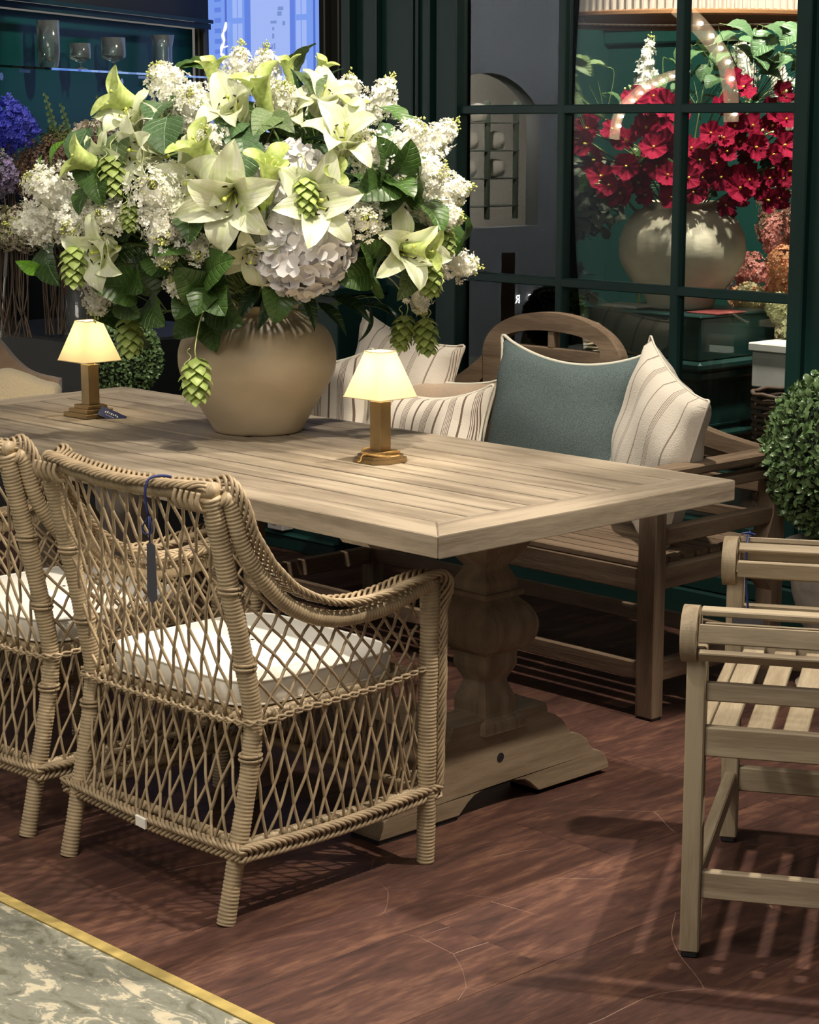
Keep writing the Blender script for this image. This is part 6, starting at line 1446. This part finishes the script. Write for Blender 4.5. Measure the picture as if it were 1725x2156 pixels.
bunch('small white blossom bunch behind the upper left of the bouquet', 'white_blossom_bunch', -.20, 1.565, .0, .07, .03, mat('ivory_petal', (.78, .70, .56), .6, var=.2), .009, 420, 7)
bunch('dark green filler under the blossoms', 'dark_filler_bunch', -.36, 1.17, .0, .19, .12, mat('dark_filler', (.06, .075, .035), .8, col2=(.02, .028, .012), vscale=25), .009, 2000, 8)
EUC = mat('silver_eucalyptus_leaf', (.24, .27, .19), .7, var=.25)
for k, (u_, z0, z1, lb) in enumerate(((-.37, 1.46, 1.69, 'left of the three eucalyptus stems'), (-.31, 1.44, 1.65, 'middle one of the three eucalyptus stems'), (-.24, 1.44, 1.68, 'right of the three eucalyptus stems'))):
    c0 = Vector(FO_)+_rt*(u_+.03)+_fh*.05; t = thing('eucalyptus_stem', lb+' in front of the teal cabinet', 'plant', (c0.x, c0.y, .78)); q = MB(); top_ = _rt*(-.05 if k < 2 else .02)
    q.tube(catmull([(0, 0, 0), (0, 0, z0-.78), (top_.x, top_.y, z1-.78)], 5), .0025, 5); q.build('stem', STEMG, t)
    for j in range(20):
        f = j/19; z_ = z0+(z1-z0)*f; s_ = .026*(1-.6*f); a = j*PI+.3; p = Vector((top_.x*f, top_.y*f, z_-.78)); link('leaf', LM[0], t, Matrix.Translation(p)@aim_x(_rt*math.cos(a)+Vector((0, 0, .5)), -_fh)@Matrix.Diagonal((s_, s_*1.5, s_, 1))).data.materials
    
gv = thing('glass_vase', 'tall clear glass vase of stems on the dark stand', 'vase', (-6.62, 4.56, .78)); q = MB(); q.lathe([(.06, 0), (.06, .30), (.056, .30), (.056, .01), (0, .01)], 28, caps=False); q.build('vessel', WARE, gv, smooth=True)
q = MB()
for k in range(26): a = random.uniform(0, 6.28); q.tube([(.045*math.cos(a), .045*math.sin(a), .01), (.08*math.cos(a+.6), .08*math.sin(a+.6), .36)], .0026, 5)
q.build('stems', mat('reddish_stem', (.14, .06, .045), .8, var=.4), gv)
q = MB(); q.tube([(0, 0, 0), (.03, .02, .33)], .0045, 6); q.tube([(.021, .014, .23), (.03, .02, .33)], .0075, 8); o = q.build('glitter_stick', mat('silver_glitter', (.5, .5, .48), .35, metal=.8, var=.5, vscale=400)); 
_p = Vector(FO_)+_rt*(-.56)-_fh*.1; o.location = (_p.x, _p.y, .785); tag(o, 'thin silver glitter stick left of the left lamp', 'decoration')
# tan armchair shell and cream cushion beyond the table end
TAN = mat('tan_suede', (.36, .245, .155), .85, var=.15, vscale=30, sheen=.3)
sh = thing('tan_armchair', 'tan upholstered armchair with sloping side beyond the left end of the table', 'chair', (-6.10, 4.0, 0))
cv = catmull([(-.40, 1.02), (-.27, .985), (-.17, .905), (-.105, .835), (-.047, .765), (.01, .725), (.10, .703)], 5)
pts = [tuple(p) for p in cv] + [(.10, .66), (-.05, .69), (-.14, .70), (-.40, .70)]
q = MB(); q.prism([(p[0], p[1]) for p in pts], 1, -.03, .03); o = q.build('side_shell', TAN, sh, fix=True); o.rotation_euler = (0, 0, YAW)
q = MB(); q.box((-.36, .0, .38), (.12, .5, .46), .03); o = q.build('seat', TAN, sh); o.rotation_euler = (0, 0, YAW)
for s_ in (-.3, .06):
    q = MB(); q.tube([(s_, 0, 0), (s_, 0, .70)], .014, 8); q.tube([(s_, .45, 0), (s_, .45, .40)], .014, 8); o = q.build('leg', BLACKP, sh); o.rotation_euler = (0, 0, YAW)
cs = thing('bolster', 'cream fleece cushion draped on the tan armchair', 'cushion', (-6.04, 3.96, .655)); cs.rotation_euler = (0, 0, YAW)
prof_ = catmull([(-.12, .0, .0), (-.128, .0, .05), (-.11, 0, .09), (-.07, 0, .102), (-.01, 0, .085), (.05, 0, .06), (.10, 0, .045), (.11, 0, 0)], 5)
q = MB(); g_ = []
for f in np.linspace(-1, 1, 11): k_ = math.sqrt(max(0, 1-f*f))**.7; g_.append(np.stack([prof_[:, 0]*(.85+.15*k_), np.full(len(prof_), -.06+f*.075), prof_[:, 2]*k_-.0], 1))
q.grid(np.array(g_)); q.build('fleece', mat('cream_fleece', (.72, .58, .36), .95, bump=.8, bscale=120, sheen=.4), cs, smooth=True)
# outlet on the skirting
ol = thing('wall_outlet', 'white wall outlet low on the green wall, seen under the table edge', 'outlet', (-5.865, 4.958, .02))
q = MB(); q.box((-.045, -.055, .055), (.045, -.0, .135), .004); q.build('outlet_plate', mat('outlet_plastic', (.55, .50, .48), .5), ol)
q = MB(); q.tube([(0, -.058, .095), (0, -.054, .095)], .020, 18); q.build('socket', mat('outlet_grey', (.2, .18, .17), .5), ol)
